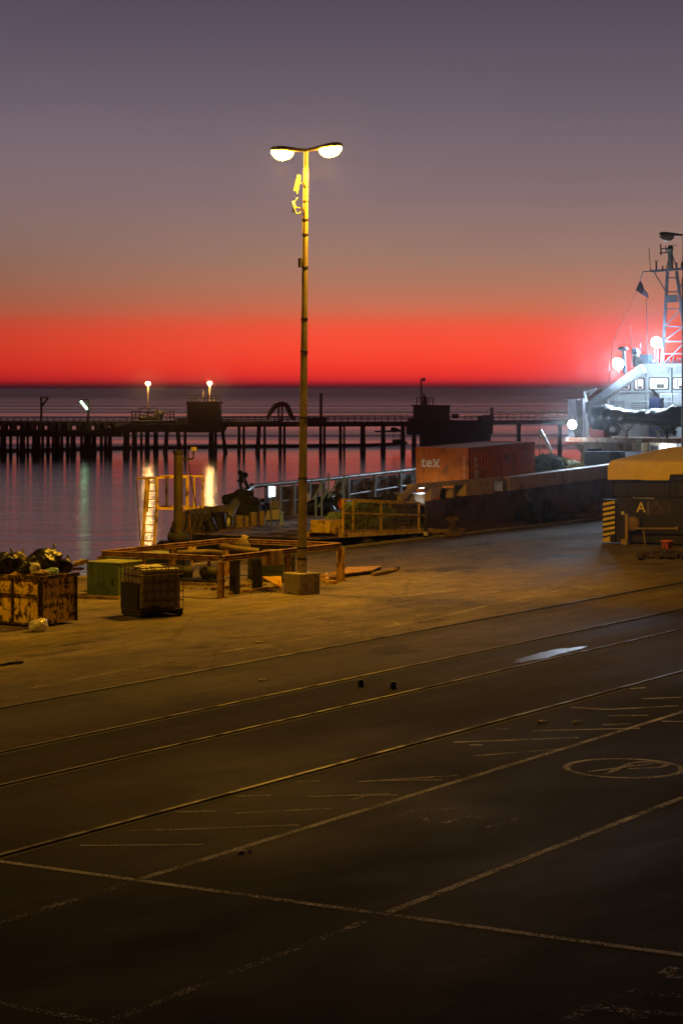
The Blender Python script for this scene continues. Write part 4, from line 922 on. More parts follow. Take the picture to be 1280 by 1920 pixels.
# green net in the gangway, white sacks
for i, (px, py, X, r, mm, lb, nm, cat) in enumerate((
    (690, 975, 74.2, (.8, 1.0, .62), net_green, 'large heap of pale green netting seen through the gangway rails', 'net_heap', 'net heap'),
    (675, 955, 76.5, (.35, .6, .35), surf('pale_green_sheet', (.42, .62, .5), .5), 'pale green plastic sheet on top of the green netting', 'plastic_sheet', 'sheet'),
    (632, 975, 74.0, (.35, .4, .32), surf('grey_green_sacks', (.22, .3, .26), .7), 'grey green sack piled at the left of the gangway', 'grey_sack', 'sack'),
    (621, 984, 73.8, (.18, .22, .4), surf('pale_turquoise_plastic', (.4, .6, .55), .4), 'pale turquoise plastic sack beside the gangway roller', 'plastic_sack', 'sack'),
    (740, 968, 77.5, (.9, 1.1, .75), net_dark, 'dark net heap behind the right half of the gangway', 'net_heap', 'net heap'))):
    p = xp(px, py, X); z = dz(X); g = MB(); hz = max(r[2]*.5, p.z-z)
    g.blob((p.x, p.y, p.z), r, i+50, .3, 2.2, 4, .35)
    if nm == 'net_heap':
        for k in range(60):
            a_ = random.uniform(0, 2*PI); b_ = random.uniform(.2, 1.3); c_ = Vector((p.x+r[0]*math.cos(a_)*math.sin(b_)*1.1, p.y+r[1]*math.sin(a_)*math.sin(b_)*1.1, p.z+r[2]*math.cos(b_)*1.1))
            e_ = c_+Vector((random.uniform(-.4, .4), random.uniform(-.4, .4), random.uniform(-.3, .1))); g.path([c_, (c_+e_)/2+Vector((0, 0, .1)), e_], .012, 4, False)
    tag(g.build(nm, mm, loc=(p.x, p.y, z)), lb, cat)
# white tub (two) under the bulwark frame lit by an added lamp
for i, (px, X, lb) in enumerate(((752, 79.6, 'white rimmed tub half hidden by the sloping bulwark brace'), (789, 81.2, 'brightly lit white tub seen under the bulwark frame'))):
    p = xp(px, 924, X); z = dz(X); h_ = p.z-z; g = MB(); t = thing('white_tub', (p.x, p.y, z), lb, 'tub', 'white tubs on deck')
    g.lathe((p.x, p.y, z), [(.36, 0), (.42, .03), (.45, h_-.03), (.43, h_), (.40, h_), (.38, .1), (0.02, .08)], 28); g.build('tub_body', surf('white_tub_plastic', (.75, .75, .72), .4, var=.08, bmp=0), t)
    g = MB(); g.lathe((p.x, p.y, z), [(.455, h_-.07), (.49, h_-.06), (.49, h_-.01), (.455, h_)], 28); g.build('rim', galv, t)
def plight(name, loc, e, col, r=.12, parent=None, kind='POINT', aim=None, size=120):
    ld = bpy.data.lights.new(name, kind); ld.energy = e; ld.color = col; ld.shadow_soft_size = r
    o = bpy.data.objects.new(name, ld); C.objects.link(o); o.location = Vector(loc)-(root_loc(parent) if parent else Vector((0, 0, 0)))
    if parent: o.parent = parent
    if kind == 'SPOT':
        ld.spot_size = math.radians(size); ld.spot_blend = .5; o.rotation_euler = (Vector(aim)-Vector(loc)).to_track_quat('-Z', 'Y').to_euler()
    return o
COOL = (.70, .84, 1.0)
p = xp(790, 915, 80.8); t = thing('tub_fill_lamp', p, 'small lamp added under the bulwark frame to brighten the white tub', 'lamp')
g = MB(); g.box(p.x-.15, p.y-.05, p.z+.02, p.x+.15, p.y+.05, p.z+.1); g.build('lamp_case', dark_steel, t)
g = MB(); g.box(p.x-.14, p.y-.04, p.z-.01, p.x+.14, p.y+.04, p.z+.018); g.build('lamp_glass', cool_soft, t)
plight('tub_fill_light', p-Vector((0, 0, .1)), 45, COOL, .08, t)  # unseen lamp added so the white tub shows brightly lit
# beige boxes aft of the superstructure on deck etc.
# ------------------------------------------------------------------ container
XC, YC = 82.2, 43.75; WC, LC, HC = 2.44, 6.06, 2.75
tl = .022; ZC = .44
t = thing('shipping_container', (XC, YC, ZC), 'rust red corrugated shipping container standing on the ship deck', 'container')
Mc = Matrix.Translation((XC, YC, ZC)) @ Matrix.Rotation(-tl, 4, 'Y')
def corr(mb, p0, du, dn, L_, z0, z1, n, dpt):       # trapezoid corrugation
    pr = []
    pitch = L_/n
    for k in range(n):
        for f_, d in ((0, 0), (.18, 0), (.32, 1), (.68, 1), (.82, 0)): pr.append((k*pitch+f_*pitch, d*dpt))
    pr.append((L_, 0)); vs_ = []
    for u, d in pr:
        q_ = Vector(p0)+Vector(du)*u+Vector(dn)*d; vs_ += [Mc @ (q_+Vector((0, 0, z0))), Mc @ (q_+Vector((0, 0, z1)))]
    mb.add(vs_, [(2*i, 2*i+2, 2*i+3, 2*i+1) for i in range(len(pr)-1)])
g = MB(); corr(g, (.14, .03, 0), (1, 0, 0), (0, .001, 0), LC-.28, .14, HC-.1, 20, 36)
corr(g, (LC-.03, .14, 0), (0, 1, 0), (-.001, 0, 0), WC-.28, .14, HC-.1, 8, 36); corr(g, (LC-.14, WC-.03, 0), (-1, 0, 0), (0, -.001, 0), LC-.28, .14, HC-.1, 20, 36)
g.ob(Mc, .05, .08, HC-.055, LC-.05, WC-.08, HC-.03); g.build('corrugated_side', cont_m, t)
g = MB()
for x in (0, LC-.14):
    for y in (0, WC-.14): g.ob(Mc, x, y, .121, x+.14, y+.14, HC-.121)
for z in (0, HC-.1):
    for y in (0, WC-.1): g.ob(Mc, .142, y+.002, z+.002, LC-.142, y+.1, z+.1)
    for x in (.002, LC-.1): g.ob(Mc, x, .142, z+.002, x+.098, WC-.142, z+.1)
for x in (-.004, LC-.16):
    for y in (-.004, WC-.156):
        for z in (0, HC-.12): g.ob(Mc, x, y, z, x+.164, y+.16, z+.12)
g.build('frame', cont_m, t)
g = MB(); corr(g, (.03, WC-.14, 0), (0, -1, 0), (.001, 0, 0), WC-.28, .14, HC-.1, 9, 9); g.build('end_wall', cont_m, t)
def text(s, size, M_, mm, par, nm='lettering', ext=.006, bold=.0):
    cu = bpy.data.curves.new('txt', 'FONT'); cu.body = s; cu.size = size; cu.extrude = ext; cu.offset = bold; cu.align_x = 'LEFT'
    o = bpy.data.objects.new('txt', cu); C.objects.link(o); dg = bpy.context.evaluated_depsgraph_get(); me_ = bpy.data.meshes.new_from_object(o.evaluated_get(dg)); bpy.data.objects.remove(o)
    me_.transform(M_); base = root_loc(par); me_.transform(Matrix.Translation(-base)); me_.materials.clear(); me_.materials.append(mm); me_.name = nm
    q_ = bpy.data.objects.new(nm, me_); C.objects.link(q_); q_.parent = par; return q_
# the end wall faces -X: text runs along -Y
def wall_tex(s, u, z, size, bold=.012):
    B = Matrix(((0, 0, -1, -.012), (-1, 0, 0, u), (0, 1, 0, z), (0, 0, 0, 1))); return text(s, size, Mc @ B, lettering, t, bold=bold)
def side_tex(s, u, z, size, bold=.012, rot=False):
    B = Matrix(((1, 0, 0, u), (0, 0, -1, -.012), (0, 1, 0, z), (0, 0, 0, 1))); return text(s, size, Mc @ B, lettering, t, bold=bold)
wall_tex('t', 2.17, 1.95, .60, .011); wall_tex('e', 1.95, 1.95, .60, .011); wall_tex('x', 1.62, 1.95, .60, .011)
g = MB()                                        # slab serifs that the plain letters lack
for y0, y1, z in ((2.17, 1.97, 1.95), (1.64, 1.51, 1.95), (1.43, 1.30, 1.95), (1.64, 1.51, 2.24), (1.43, 1.30, 2.24)): g.ob(Mc, -.018, y1, z, -.012, y0, z+.035)
g.build('lettering', lettering, t)
for k, ch in enumerate('tex'): side_tex(ch, .50, 1.93-k*.46, .78, .014)
g = MB(); random.seed(12)                       # the stencilled code columns, too small to read in the photograph
for k in range(12):
    z = 2.33-k*.135; w_ = random.uniform(.03, .06)
    g.ob(Mc, -.018, .17, z, -.012, .19, z+.09)
    if k % 3 != 1: g.ob(Mc, -.018, .192, z+.05, -.012, .19+w_, z+.07)
    if k % 2: g.ob(Mc, -.018, .192, z, -.012, .19+w_, z+.02)
for k in range(9):
    z = 2.25-k*.15; g.ob(Mc, 4.86, -.018, z, 4.93, -.012, z+.02); g.ob(Mc, 4.88, -.018, z+.022, 4.91, -.012, z+.1)
g.build('stencilled_code', lettering, t)
g = MB(); g.ob(Mc, .0, 0, -.28, .25, WC, -.005); g.ob(Mc, LC-.25, 0, -.28, LC, WC, -.005); g.build('timber_skid', wood_m, t)
# davit rail, rope heap and yellow-green heap beyond the container
t = thing('davit_rail', yp(1030, 880, 49), 'silver bent pipe davit rail beyond the container', 'davit'); g = MB(); Yq = 49.0
g.path([yp(1012, 806, Yq), yp(1021, 822, Yq), yp(1032, 843, Yq), yp(1033, 852, Yq), yp(1058, 876, Yq)], .075, 10); g.path([yp(1008, 858, Yq), yp(1034, 856, Yq)], .07, 10); p = yp(1031, 856, Yq)
g.tube(p, (p.x, p.y, dz(p.x)), .08, .08, 10); g.build('pipe', galv, t)
g = MB(); a_ = yp(1011, 806, Yq); g.tube(a_, (a_.x, a_.y, dz(a_.x)), .03, .03, 8); g.build('stanchion', galv, t)
def heap(px, py, Y, r, mm, nm, lb, cat, seed):
    p = yp(px, py, Y); g = MB(); g.blob(p, r, seed, .3, 2, 3, .35)
    for k in range(70):
        a_ = random.uniform(0, 2*PI); b_ = random.uniform(0, 1.4); c_ = p+Vector((r[0]*math.cos(a_)*math.sin(b_)*1.05, r[1]*math.sin(a_)*math.sin(b_)*1.05, r[2]*math.cos(b_)*1.1))
        e_ = c_+Vector((random.uniform(-.4, .4), random.uniform(-.4, .4), random.uniform(-.2, .1))); g.path([c_, (c_+e_)/2+Vector((0, 0, .12)), e_], .018, 5, False)
    tag(g.build(nm, mm, loc=(p.x, p.y, dz(p.x))), lb, cat)
heap(1024, 876, 47, (.7, .8, .5), surf('teal_rope', (.10, .2, .2), .8), 'rope_heap', 'teal rope heap right of the container', 'rope', 4)
heap(1060, 877, 48, (.8, .6, .32), surf('yellow_green_rope', (.4, .36, .1), .8), 'rope_heap', 'yellow green rope heap beside the white superstructure', 'rope', 7)
g = MB(); p = yp(1045, 866, 50.3)
for x, h_ in ((-.4, .7), (-.1, .9), (.15, .7), (.4, .75)): g.box(p.x+x-.08, 50.2, dz(p.x), p.x+x+.08, 50.4, p.z+h_*.35)
g.box(p.x-.8, 50.15, dz(p.x), p.x+1, 50.45, p.z-.35)
tag(g.build('deck_fitting', dark_steel, loc=(p.x, 50.2, dz(p.x))), 'dark upright bitts on the far side deck right of the davit', 'bitts')

# ------------------------------------------------------------------ superstructure
XL, XU = 105.0, 108.4
hs = bpy.data.objects.new('superstructure', None)
def S_(px, py, X=XL): return xp(px, py, X)
g = MB(); a_ = S_(1092, 828); yl = a_.y; yr = YN+.4; z1 = a_.z; z0 = dz(XL)
g.box(XL, yr, z0, XL+9, yl, z1)
g.prism([S_(1092, 832)+Vector((.05, 0, 0)), S_(1074, 831)+Vector((.05, 0, 0)), S_(1088, 850)+Vector((.05, 0, 0)), S_(1085, 885)+Vector((.05, 0, 0)), S_(1093, 885)+Vector((.05, 0, 0))], (8, 0, 0))
lower = g.build('lower_deckhouse', cream_m, ship)
g = MB(); a_ = S_(1060, 821, XL-.6); g.box(XL-.6, yr-.3, z1+.003, XL+9.2, a_.y, z1+.22); g.build('boat_deck', redrust_m, ship)
zd = z1+.22
g = MB(); a_ = S_(1236, 826, XL-.03); g.box(XL-.04, yr, z0+.3, XL-.003, a_.y, z1-.03); g.build('white_wall_panel', white_m, ship)
g = MB(); a_ = S_(1216, 833, XL-.06); b_ = S_(1237, 846, XL-.06); g.box(XL-.05, b_.y, b_.z, XL-.004, a_.y, a_.z); wf = g.build('window', surf('window_frame_grey', (.16, .16, .15), .5), ship)
a_ = S_(1220, 836, XL-.07); b_ = S_(1233, 845, XL-.07); g = MB(); g.box(XL-.065, b_.y, b_.z, XL-.052, a_.y, a_.z); g.build('pane', surf('dark_window_glass', (.03, .03, .03), .15), wf)
# small overhang lamp
p = S_(1243, 824, XL-.25); g = MB(); g.blob((p.x, p.y, z1-.12), (.12, .16, .09), 1, .02); l_ = g.build('bulkhead_lamp', emit('bulkhead_lamp_glow', (.85, .93, 1), 25), ship); plight('bulkhead_light', (p.x-.1, p.y, z1-.24), 45, (.8, .92, 1), .1, l_)
# dark blue locker
t = thing('blue_locker', (XL-2.2, 0, 0), 'dark blue steel locker in front of the stained cream deckhouse', 'locker')
a_ = S_(1095, 846, XL-2.2); b_ = S_(1172, 846, XL-2.2); t.location = (XL-2.2, b_.y, dz(XL-2)); g = MB(); g.box(XL-2.2, b_.y, dz(XL-2), XL-.3, a_.y, a_.z); g.build('locker_body', blue_m, t, bevel=.02)
g = MB()
for px in (1143, 1163): q_ = S_(px, 846, XL-2.2); g.box(XL-2.23, q_.y-.03, dz(XL-2)+.05, XL-2.202, q_.y+.03, a_.z-.02)
build_each(g, 'rib', surf('blue_rib', (.04, .06, .14), .5), t)
g = MB(); a2 = S_(1102, 846, XL-1.8); b2 = S_(1118, 846, XL-1.8); g.box(XL-1.9, b2.y, a2.z-.02, XL-1.2, a2.y, a2.z+.13); g.build('vent_cap', black_iron, t)
# upper house
g = MB(); a_ = S_(1140, 800, XU); zt = S_(1205, 685, XU).z; b_ = S_(1205, 688, XU)
zdd = zd-.02
yl2 = a_.y; yk = b_.y
g.prism([(XU, yr, zdd), (XU, yl2, zdd), (XU, yl2, S_(1140, 742, XU).z), (XU, yk, zt), (XU, yr, zt)], (6, 0, 0)); g.build('wheelhouse', white_m, ship)
g = MB(); g.box(XU-.25, yr-.2, zt+.003, XU+6.2, yk+.25, zt+.09); g.build('wheelhouse_roof', white_m, ship)
g = MB()                                           # wide sloped visor band above the windows
for x0, x1 in ((1220, 1256), (1263, 1300)):
    a1 = S_(x0+3, 688, XU-.05); a2 = S_(x1, 688, XU-.05); a3 = S_(x1-5, 701, XU-.22); a4 = S_(x0-1, 702, XU-.22); g.prism([a1, a2, a3, a4], (.03, 0, 0))
g.build('visor_panel', white_m, ship)
wframe = surf('black_window_gasket', (.03, .03, .035), .5)
wsky = emit('sunset_pane_glow', (.9, .42, .34), .3); wlit2 = emit('lit_cabin_interior_pale', (.85, .9, .7), .45)  # reddish panes glow to stand for sunset sky seen through the cabin
for x0, x1, y0, y1, lit_ in ((1164, 1181, 709, 731, 0), (1189, 1207, 709, 731, 0), (1217, 1253, 708, 730, 1), (1261, 1288, 708, 730, 0)):
    a_ = S_(x0, y0, XU-.03); b_ = S_(x1, y1, XU-.03); cy_, cz = (a_.y+b_.y)/2, (a_.z+b_.z)/2; hw, hh = abs(a_.y-b_.y)/2, abs(a_.z-b_.z)/2; cr = .09
    def rr(s, X): 
        o_ = []
        for sx_, sz, t0 in ((1, 1, 0), (-1, 1, 90), (-1, -1, 180), (1, -1, 270)):
            for k in range(5):
                q_ = math.radians(t0+k*22.5); o_.append(Vector((X, cy_+sx_*(hw-cr)+cr*math.cos(q_)*1-(0)+sx_*s, cz+sz*(hh-cr)+cr*math.sin(q_)+sz*s)))
        return o_
    g = MB(); g.prism(rr(.03, XU-.05), (.047, 0, 0)); wf = g.build('window', wframe, ship)
    g = MB(); g.prism(rr(-.025, XU-.062), (.01, 0, 0)); g.build('pane', wlit2 if lit_ else wsky, wf)
    g = MB(); q_ = rr(-.03, XU-.075)
    if lit_:
        g.box(XU-.075, cy_-hw*.55, cz-hh*.75, XU-.065, cy_+hw*.2, cz-hh*.1); g.box(XU-.08, cy_+hw*.45, cz-hh*.8, XU-.066, cy_+hw*.52, cz+hh*.4)
    else:
        g.box(XU-.075, cy_+hw*.3, cz-hh*.8, XU-.065, cy_+hw*.38, cz+hh*.85); g.box(XU-.08, cy_-hw*.6, cz-hh*.8, XU-.066, cy_+hw*.1, cz-hh*.4)
    g.build('glazing_detail', surf('cabin_silhouette', (.12, .09, .07), .7), wf)
# fittings on the house fronts: pipes, vents, door, cable trunk
g = MB()
for px in (1211, 1258): g.tube(S_(px, 790, XU-.1), S_(px, 690, XU-.1), .035, .035, 8)
for px in (1150, 1157): g.tube(S_(px, 772, XU-.12), S_(px, 745, XU-.12), .03, .03, 8)
build_each(g, 'wall_pipe', surf('grey_wall_pipe', (.35, .37, .4), .5), ship)
g = MB(); a_ = S_(1217, 738, XU-.05); b_ = S_(1236, 745, XU-.05); g.box(XU-.06, b_.y, b_.z, XU-.002, a_.y, a_.z); g.build('vent', galv, ship)
g = MB(); g.path([S_(1222, 730, XU-.3), S_(1232, 741, XU-.5), S_(1238, 752, XU-.7)], .05, 6); g.build('cable', black_rubber, ship)
g = MB(); a_ = S_(1241, 745, XU-.04); b_ = S_(1258, 800, XU-.04); g.box(XU-.045, b_.y, zd+.02, XU-.002, a_.y, a_.z); dr = g.build('door', surf('grey_white_door', (.5, .53, .56), .5), ship, bevel=.02)
g = MB(); g.box(XU-.075, b_.y+.06, zd+.95, XU-.046, b_.y+.18, zd+1.0); g.build('handle', galv, dr)
g = MB(); g.bar(S_(1141, 737, XU-.08), S_(1290, 735, XU-.08), .05, .05); g.build('handrail', galv, ship)
g = MB()
for k in range(9): q_ = S_(1150+k*17, 830, XL-.1); g.box(XL-.04, q_.y-.03, z0+.1, XL-.002, q_.y+.03, z1-.02)
build_each(g, 'wall_stiffener', cream_m, ship)
# side stair stringer: big sloping box beam and white post
g = MB(); g.bar(S_(1096, 768, XU-1.2), S_(1206, 690, XU-1.2), .5, .42); g.build('sloping_beam', surf('blue_grey_ship_steel', (.3, .33, .37), .55, dirt=(.16, .14, .13), amount=.4, dscale=2), ship)
g = MB(); g.bar(S_(1100, 775, XU-1.47), S_(1206, 699, XU-1.47), .05, .08); g.build('beam_edge_pipe', galv, ship)
g = MB(); a_ = S_(1098, 820, XU-1.2); b_ = S_(1095, 733, XU-1.2); g.path([a_, S_(1098, 760, XU-1.2), b_], [.16, .14, .07], 10)
g.bar(S_(1097, 735, XU-1.2), S_(1115, 730, XU-1.2), .1); g.bar(S_(1104, 740, XU-1.2), S_(1118, 728, XU-1.2), .08); a_ = S_(1139, 800, XU-1.2); g.bar(a_, S_(1139, 735, XU-1.2), .07)
g.build('side_post', white_m, ship)
g = MB(); a_ = S_(1064, 750, XL-.3); b_ = S_(1079, 820, XL-.3); g.box(XL-.3, b_.y, zd, XL+.1, a_.y, a_.z); a_ = S_(1082, 745, XL); b_ = S_(1092, 820, XL); g.box(XL, b_.y, zd, XL+.3, a_.y, a_.z-.05)
a_ = S_(1059, 750, XL-.3); b_ = S_(1084, 750, XL-.3); g.box(XL-.35, b_.y, a_.z+.003, XL+.2, a_.y, a_.z+.06)
for k in range(3): q_ = S_(1086+k*5, 800, XL-.2); g.bar((XL-.2, q_.y, zd), (XL-.2, q_.y, zd+.9), .04)
g.build('side_locker', surf('grey_violet_paint', (.25, .23, .26), .5), ship)
# white railings and grating in front of wheelhouse
XR = XU-1.0
g = MB()
for x0, x1, y0, y1, n in ((1143, 1172, 751, 800, 1), (1181, 1215, 752, 800, 1), (1238, 1300, 738, 800, 3)):
    for k in range(n+1):
        px = x0+(x1-x0)*k/n; q_ = S_(px, y0, XR); g.bar(q_, (XR, q_.y, zd), .05)
    g.bar(S_(x0, y0, XR), S_(x1, y0, XR), .05); g.bar(S_(x0, (y0+766)/2, XR), S_(x1, (y0+766)/2, XR), .04)
g.build('railing', white_m, ship)
g = MB()
for x0, x1 in ((1144, 1171), (1182, 1214)):
    for k in range(11): q_ = x0+(x1-x0)*k/10; g.bar(S_(q_, 752, XR), S_(q_, 768, XR), .015)
    for k in range(5): g.bar(S_(x0, 752+k*4, XR), S_(x1, 752+k*4, XR), .015)
g.build('grating', surf('dark_grating', (.08, .09, .1), .5, .5), ship)
g = MB(); a_ = S_(1216, 746, XR-.4); b_ = S_(1237, 770, XR-.4); g.box(XR-.4, b_.y, zd, XR+.1, a_.y, a_.z); g.build('dark_locker', blue_m, ship, bevel=.02)
# tarpaulined boat
XT = 105.3
t = thing('covered_boat', (XT, S_(1190, 800, XT).y, zd), 'small boat wrapped in dark crumpled tarpaulin on the boat deck', 'boat')
g = MB(); prof = [(1104, 775, 782, .1), (1107, 762, 800, .55), (1116, 758, 806, .85), (1128, 757, 810, .95), (1142, 758, 800, 1), (1158, 762, 797, 1), (1180, 766, 797, 1), (1205, 767, 797, .95), (1225, 766, 799, .9), (1240, 767, 802, .85), (1252, 763, 803, .8), (1262, 759, 804, .7), (1272, 760, 803, .6), (1282, 764, 800, .3)]
n = 22; vs_ = []; import bisect
NS = 70
for i in range(NS):
    px = 1104+(1282-1104)*i/(NS-1); j = min(len(prof)-2, max(0, bisect.bisect([q[0] for q in prof], px)-1)); p0, p1 = prof[j], prof[j+1]; f_ = (px-p0[0])/(p1[0]-p0[0])
    yt = p0[1]+(p1[1]-p0[1])*f_; yb_ = p0[2]+(p1[2]-p0[2])*f_; wd = p0[3]+(p1[3]-p0[3])*f_
    A2 = S_(px, yt, XT); B2 = S_(px, yb_, XT); cz = (A2.z+B2.z)/2; hh = (A2.z-B2.z)/2
    for k in range(n):
        q_ = 2*PI*k/n; c_, s_ = math.cos(q_), math.sin(q_)
        fold = 1+.16*noise.noise(Vector((i*.22, q_*1.5, 1)))+.16*abs(noise.noise(Vector((i*.55+k*.25, k*.7, 5))))-.05
        if s_ < -.5: fold += .12*noise.noise(Vector((i*.55, 3, 7)))
        vs_.append(Vector((XT+c_*wd*.75*fold, A2.y, cz+s_*hh*fold)))
g.add(vs_, [(i*n+k, (i+1)*n+k, (i+1)*n+(k+1) % n, i*n+(k+1) % n) for i in range(NS-1) for k in range(n)]+[tuple(range(n)), tuple(range((NS-1)*n, NS*n))[::-1]], True)
g.build('tarpaulin', tarp_m, t)
for k in range(2):
    c_ = (1172, 1232)[k]; g = MB(); g.bar(S_(c_-14, 797, XT), S_(c_+2, 812, XT), .07); g.bar(S_(c_+14, 797, XT), S_(c_+2, 812, XT), .07); q_ = S_(c_+2, 806, XT); g.bar(q_, (XT, q_.y, zd), .1); g.build('cradle', redrust_m, t)
g = MB(); a_ = S_(1106, 806, XT-.3); b_ = S_(1134, 818, XT-.3); g.box(XT-.4, b_.y, zd, XT+.3, a_.y, a_.z)
tag(g.build('red_chest', red_m, loc=(XT, a_.y, zd), bevel=.03), 'dark red chest under the left end of the covered boat', 'chest')
g = MB(); c_ = S_(1148, 805, XT-.5)
for k in range(5):
    r = .18+.04*k; g.path([c_+Vector((.03*k, r*math.cos(2*PI*j/16)*1.1, r*math.sin(2*PI*j/16)*.9)) for j in range(17)], .02, 5, False)
g.bar(c_+Vector((0, .1, -.2)), (c_.x, c_.y+.1, zd), .05)
tag(g.build('cable_coil', black_rubber, loc=(c_.x, c_.y, zd)), 'coil of black cable below the covered boat, right of the red chest', 'cable')
g = MB(); c_ = S_(1250, 806, XT-.6)
for k in range(6): g.blob(c_+Vector((0, (k-3)*.12, -.1+.1*(k % 3))), (.12, .14, .16), k+90, .4, 2, 2, .3)
g.bar(c_, (c_.x, c_.y, zd), .08); tag(g.build('outboard_motor', black_iron, loc=(c_.x, c_.y, zd)), 'dark outboard motor hanging at the right end of the covered boat', 'motor')

# ------------------------------------------------------------------ mast and rooftop gear (parts of the ship)
XM = 110.0; zt2 = zt+.09
def Mt(px, py, X=XM): return xp(px, py, X)
mast_m = surf('grey_blue_mast', (.2, .22, .27), .5)
g = MB()
L0, L1 = (1241, 684), (1251, 508); R0, R1 = (1290, 684), (1268, 508)
def le(a_, b_, f_): return (a_[0]+(b_[0]-a_[0])*f_, a_[1]+(b_[1]-a_[1])*f_)
for dx in (0, 1.0):
    for a_, b_ in ((L0, L1), (R0, R1)): g.bar(Mt(*a_, XM+dx), Mt(*b_, XM+dx*.5), .13, .13)
    for f_ in (.12, .25, .41, .6, .78, .93):
        g.bar(Mt(*le(L0, L1, f_), XM+dx*(1-f_/2)), Mt(*le(R0, R1, f_), XM+dx*(1-f_/2)), .06)
    for f0, f1 in ((.0, .25), (.25, .41), (.41, .6)):
        g.bar(Mt(*le(L0, L1, f0), XM+dx), Mt(*le(R0, R1, f1), XM+dx*.8), .05)
for f_ in (.25, .6, .93):
    for a_, b_ in ((L0, L1), (R0, R1)): g.bar(Mt(*le(a_, b_, f_), XM), Mt(*le(a_, b_, f_), XM+1-f_/2), .05)
mast = g.build('mast', mast_m, ship)
g = MB(); g.prism([Mt(1248, 553, XM-.1), Mt(1267, 552, XM-.1), Mt(1268, 566, XM-.1), Mt(1247, 567, XM-.1)], (.15, 0, 0)); g.build('mast_box', mast_m, mast)
g = MB(); g.bar(Mt(1220, 508), Mt(1300, 502), .12); g.bar(Mt(1225, 508), Mt(1247, 545), .05); g.bar(Mt(1290, 508), Mt(1271, 545), .05); g.tube(Mt(1205, 509), Mt(1222, 508), .03, .03)
g.path([Mt(1206, 509), Mt(1203, 514), Mt(1200, 526)], .025, 6); g.build('yard', mast_m, mast)
g = MB(); g.bar(Mt(1257, 503), Mt(1256, 466), .2, .2); g.bar(Mt(1249, 503), Mt(1255, 478), .05); g.bar(Mt(1269, 503), Mt(1260, 478), .05); g.blob(Mt(1256, 466), (.18, .18, .16), 2)
g.build('topmast', surf('olive_grey_mast', (.22, .21, .16), .6), mast)
g = MB()
for a_, b_, r in (((1216, 465), (1219, 507), .02), ((1238, 457), (1239, 478), .04), ((1236, 474), (1253, 473), .035), ((1239, 466), (1247, 465), .03), ((1247, 460), (1249, 473), .03), ((1230, 490), (1230, 505), .05), ((1227, 487), (1230, 492), .02), ((1233, 487), (1230, 492), .02), ((1242, 498), (1242, 505), .04), ((1268, 492), (1268, 503), .05), ((1278, 490), (1277, 503), .05), ((1252, 460), (1268, 459), .02)):
    g.tube(Mt(*a_), Mt(*b_), r, r, 6)
build_each(g, 'antenna', surf('dark_red_antenna', (.1, .04, .04), .6), mast)
g = MB(); g.path([Mt(1200, 526), Mt(1192, 548), Mt(1178, 580), Mt(1162, 610)], .012, 5); g.path([Mt(1211, 560), Mt(1213, 620), Mt(1214, 684)], .02, 5); g.path([Mt(1182, 612), Mt(1184, 650), Mt(1184, 690)], .014, 5); g.path([Mt(1162, 610), Mt(1148, 645), Mt(1140, 735)], .012, 5)
g.build('rigging', surf('dark_rigging', (.05, .04, .05), .7), mast)
# flag as a thin rippled cloth
g = MB(); cn = [(1200, 525), (1191, 543), (1215, 560), (1212, 548)]
nx = 14; vs_ = []
for i in range(nx+1):
    u = i/nx
    for j in range(nx+1):
        v_ = j/nx; top = (1200+(1212-1200)*u, 525+(548-525)*u); bo = (1191+(1215-1191)*u, 543+(560-543)*u); q_ = (top[0]+(bo[0]-top[0])*v_, top[1]+(bo[1]-top[1])*v_)
        p = Mt(*q_); p.x += .12*math.sin(u*7+v_*2)*u; vs_.append(p)
fc = [(i*(nx+1)+j, (i+1)*(nx+1)+j, (i+1)*(nx+1)+j+1, i*(nx+1)+j+1) for i in range(nx) for j in range(nx)]
g.add(vs_, fc, True); fo = g.build('flag', surf('dark_flag_cloth', (.07, .03, .06), .8), mast); sm = fo.modifiers.new('thickness', 'SOLIDIFY'); sm.thickness = .012
# radar dome, searchlight, locker on the wheelhouse roof
g = MB(); c_ = Mt(1168, 653, XU); g.lathe(c_, [(.06, -.14), (.24, -.1), (.27, 0), (.2, .08), (.05, .1)], 20); g.path([c_+Vector((0, 0, -.1)), (c_.x, c_.y-.1, S_(1170, 700, XU).z)], [.07, .12], 10); g.build('radar_dome', mast_m, ship)
g = MB(); c_ = Mt(1191, 661, XU); g.blob(c_, (.2, .2, .22), 3, .1); g.path([c_+Vector((0, 0, -.1)), c_+Vector((0, -.05, -.4)), (c_.x, c_.y-.15, zt)], [.14, .22, .26], 12); g.build('searchlight', white_m, ship)
g = MB(); c_ = Mt(1189, 658, XU-.2); g.blob(c_, (.16, .15, .17), 3, .1); g.tube(Mt(1200, 642, XU), Mt(1200, 668, XU), .03, .02); g.build('searchlight_glass', blue_m, ship)
g = MB(); a_ = S_(1199, 664, XU); b_ = S_(1215, 684, XU); g.box(XU, b_.y, zt2, XU+.6, a_.y, a_.z); g.build('roof_locker', surf('blue_grey_locker', (.10, .17, .28), .5), ship)
g = MB()
for k in range(16):
    px = 1216+k*4.5; q_ = S_(px, 684, XU+.3); g.bar((q_.x, q_.y, zt2), (q_.x+random.uniform(-.1, .1), q_.y+random.uniform(-.1, .1), zt2+random.uniform(.1, .45)), .05)
g.bar(S_(1216, 680, XU+.3), S_(1290, 678, XU+.3), .04); g.build('roof_fittings', mast_m, ship)
g = MB(); g.tube(Mt(1233, 655), Mt(1233, 684), .05, .05); g.tube(Mt(1227, 655), Mt(1227, 684), .03, .03); g.build('floodlight_post', mast_m, ship)
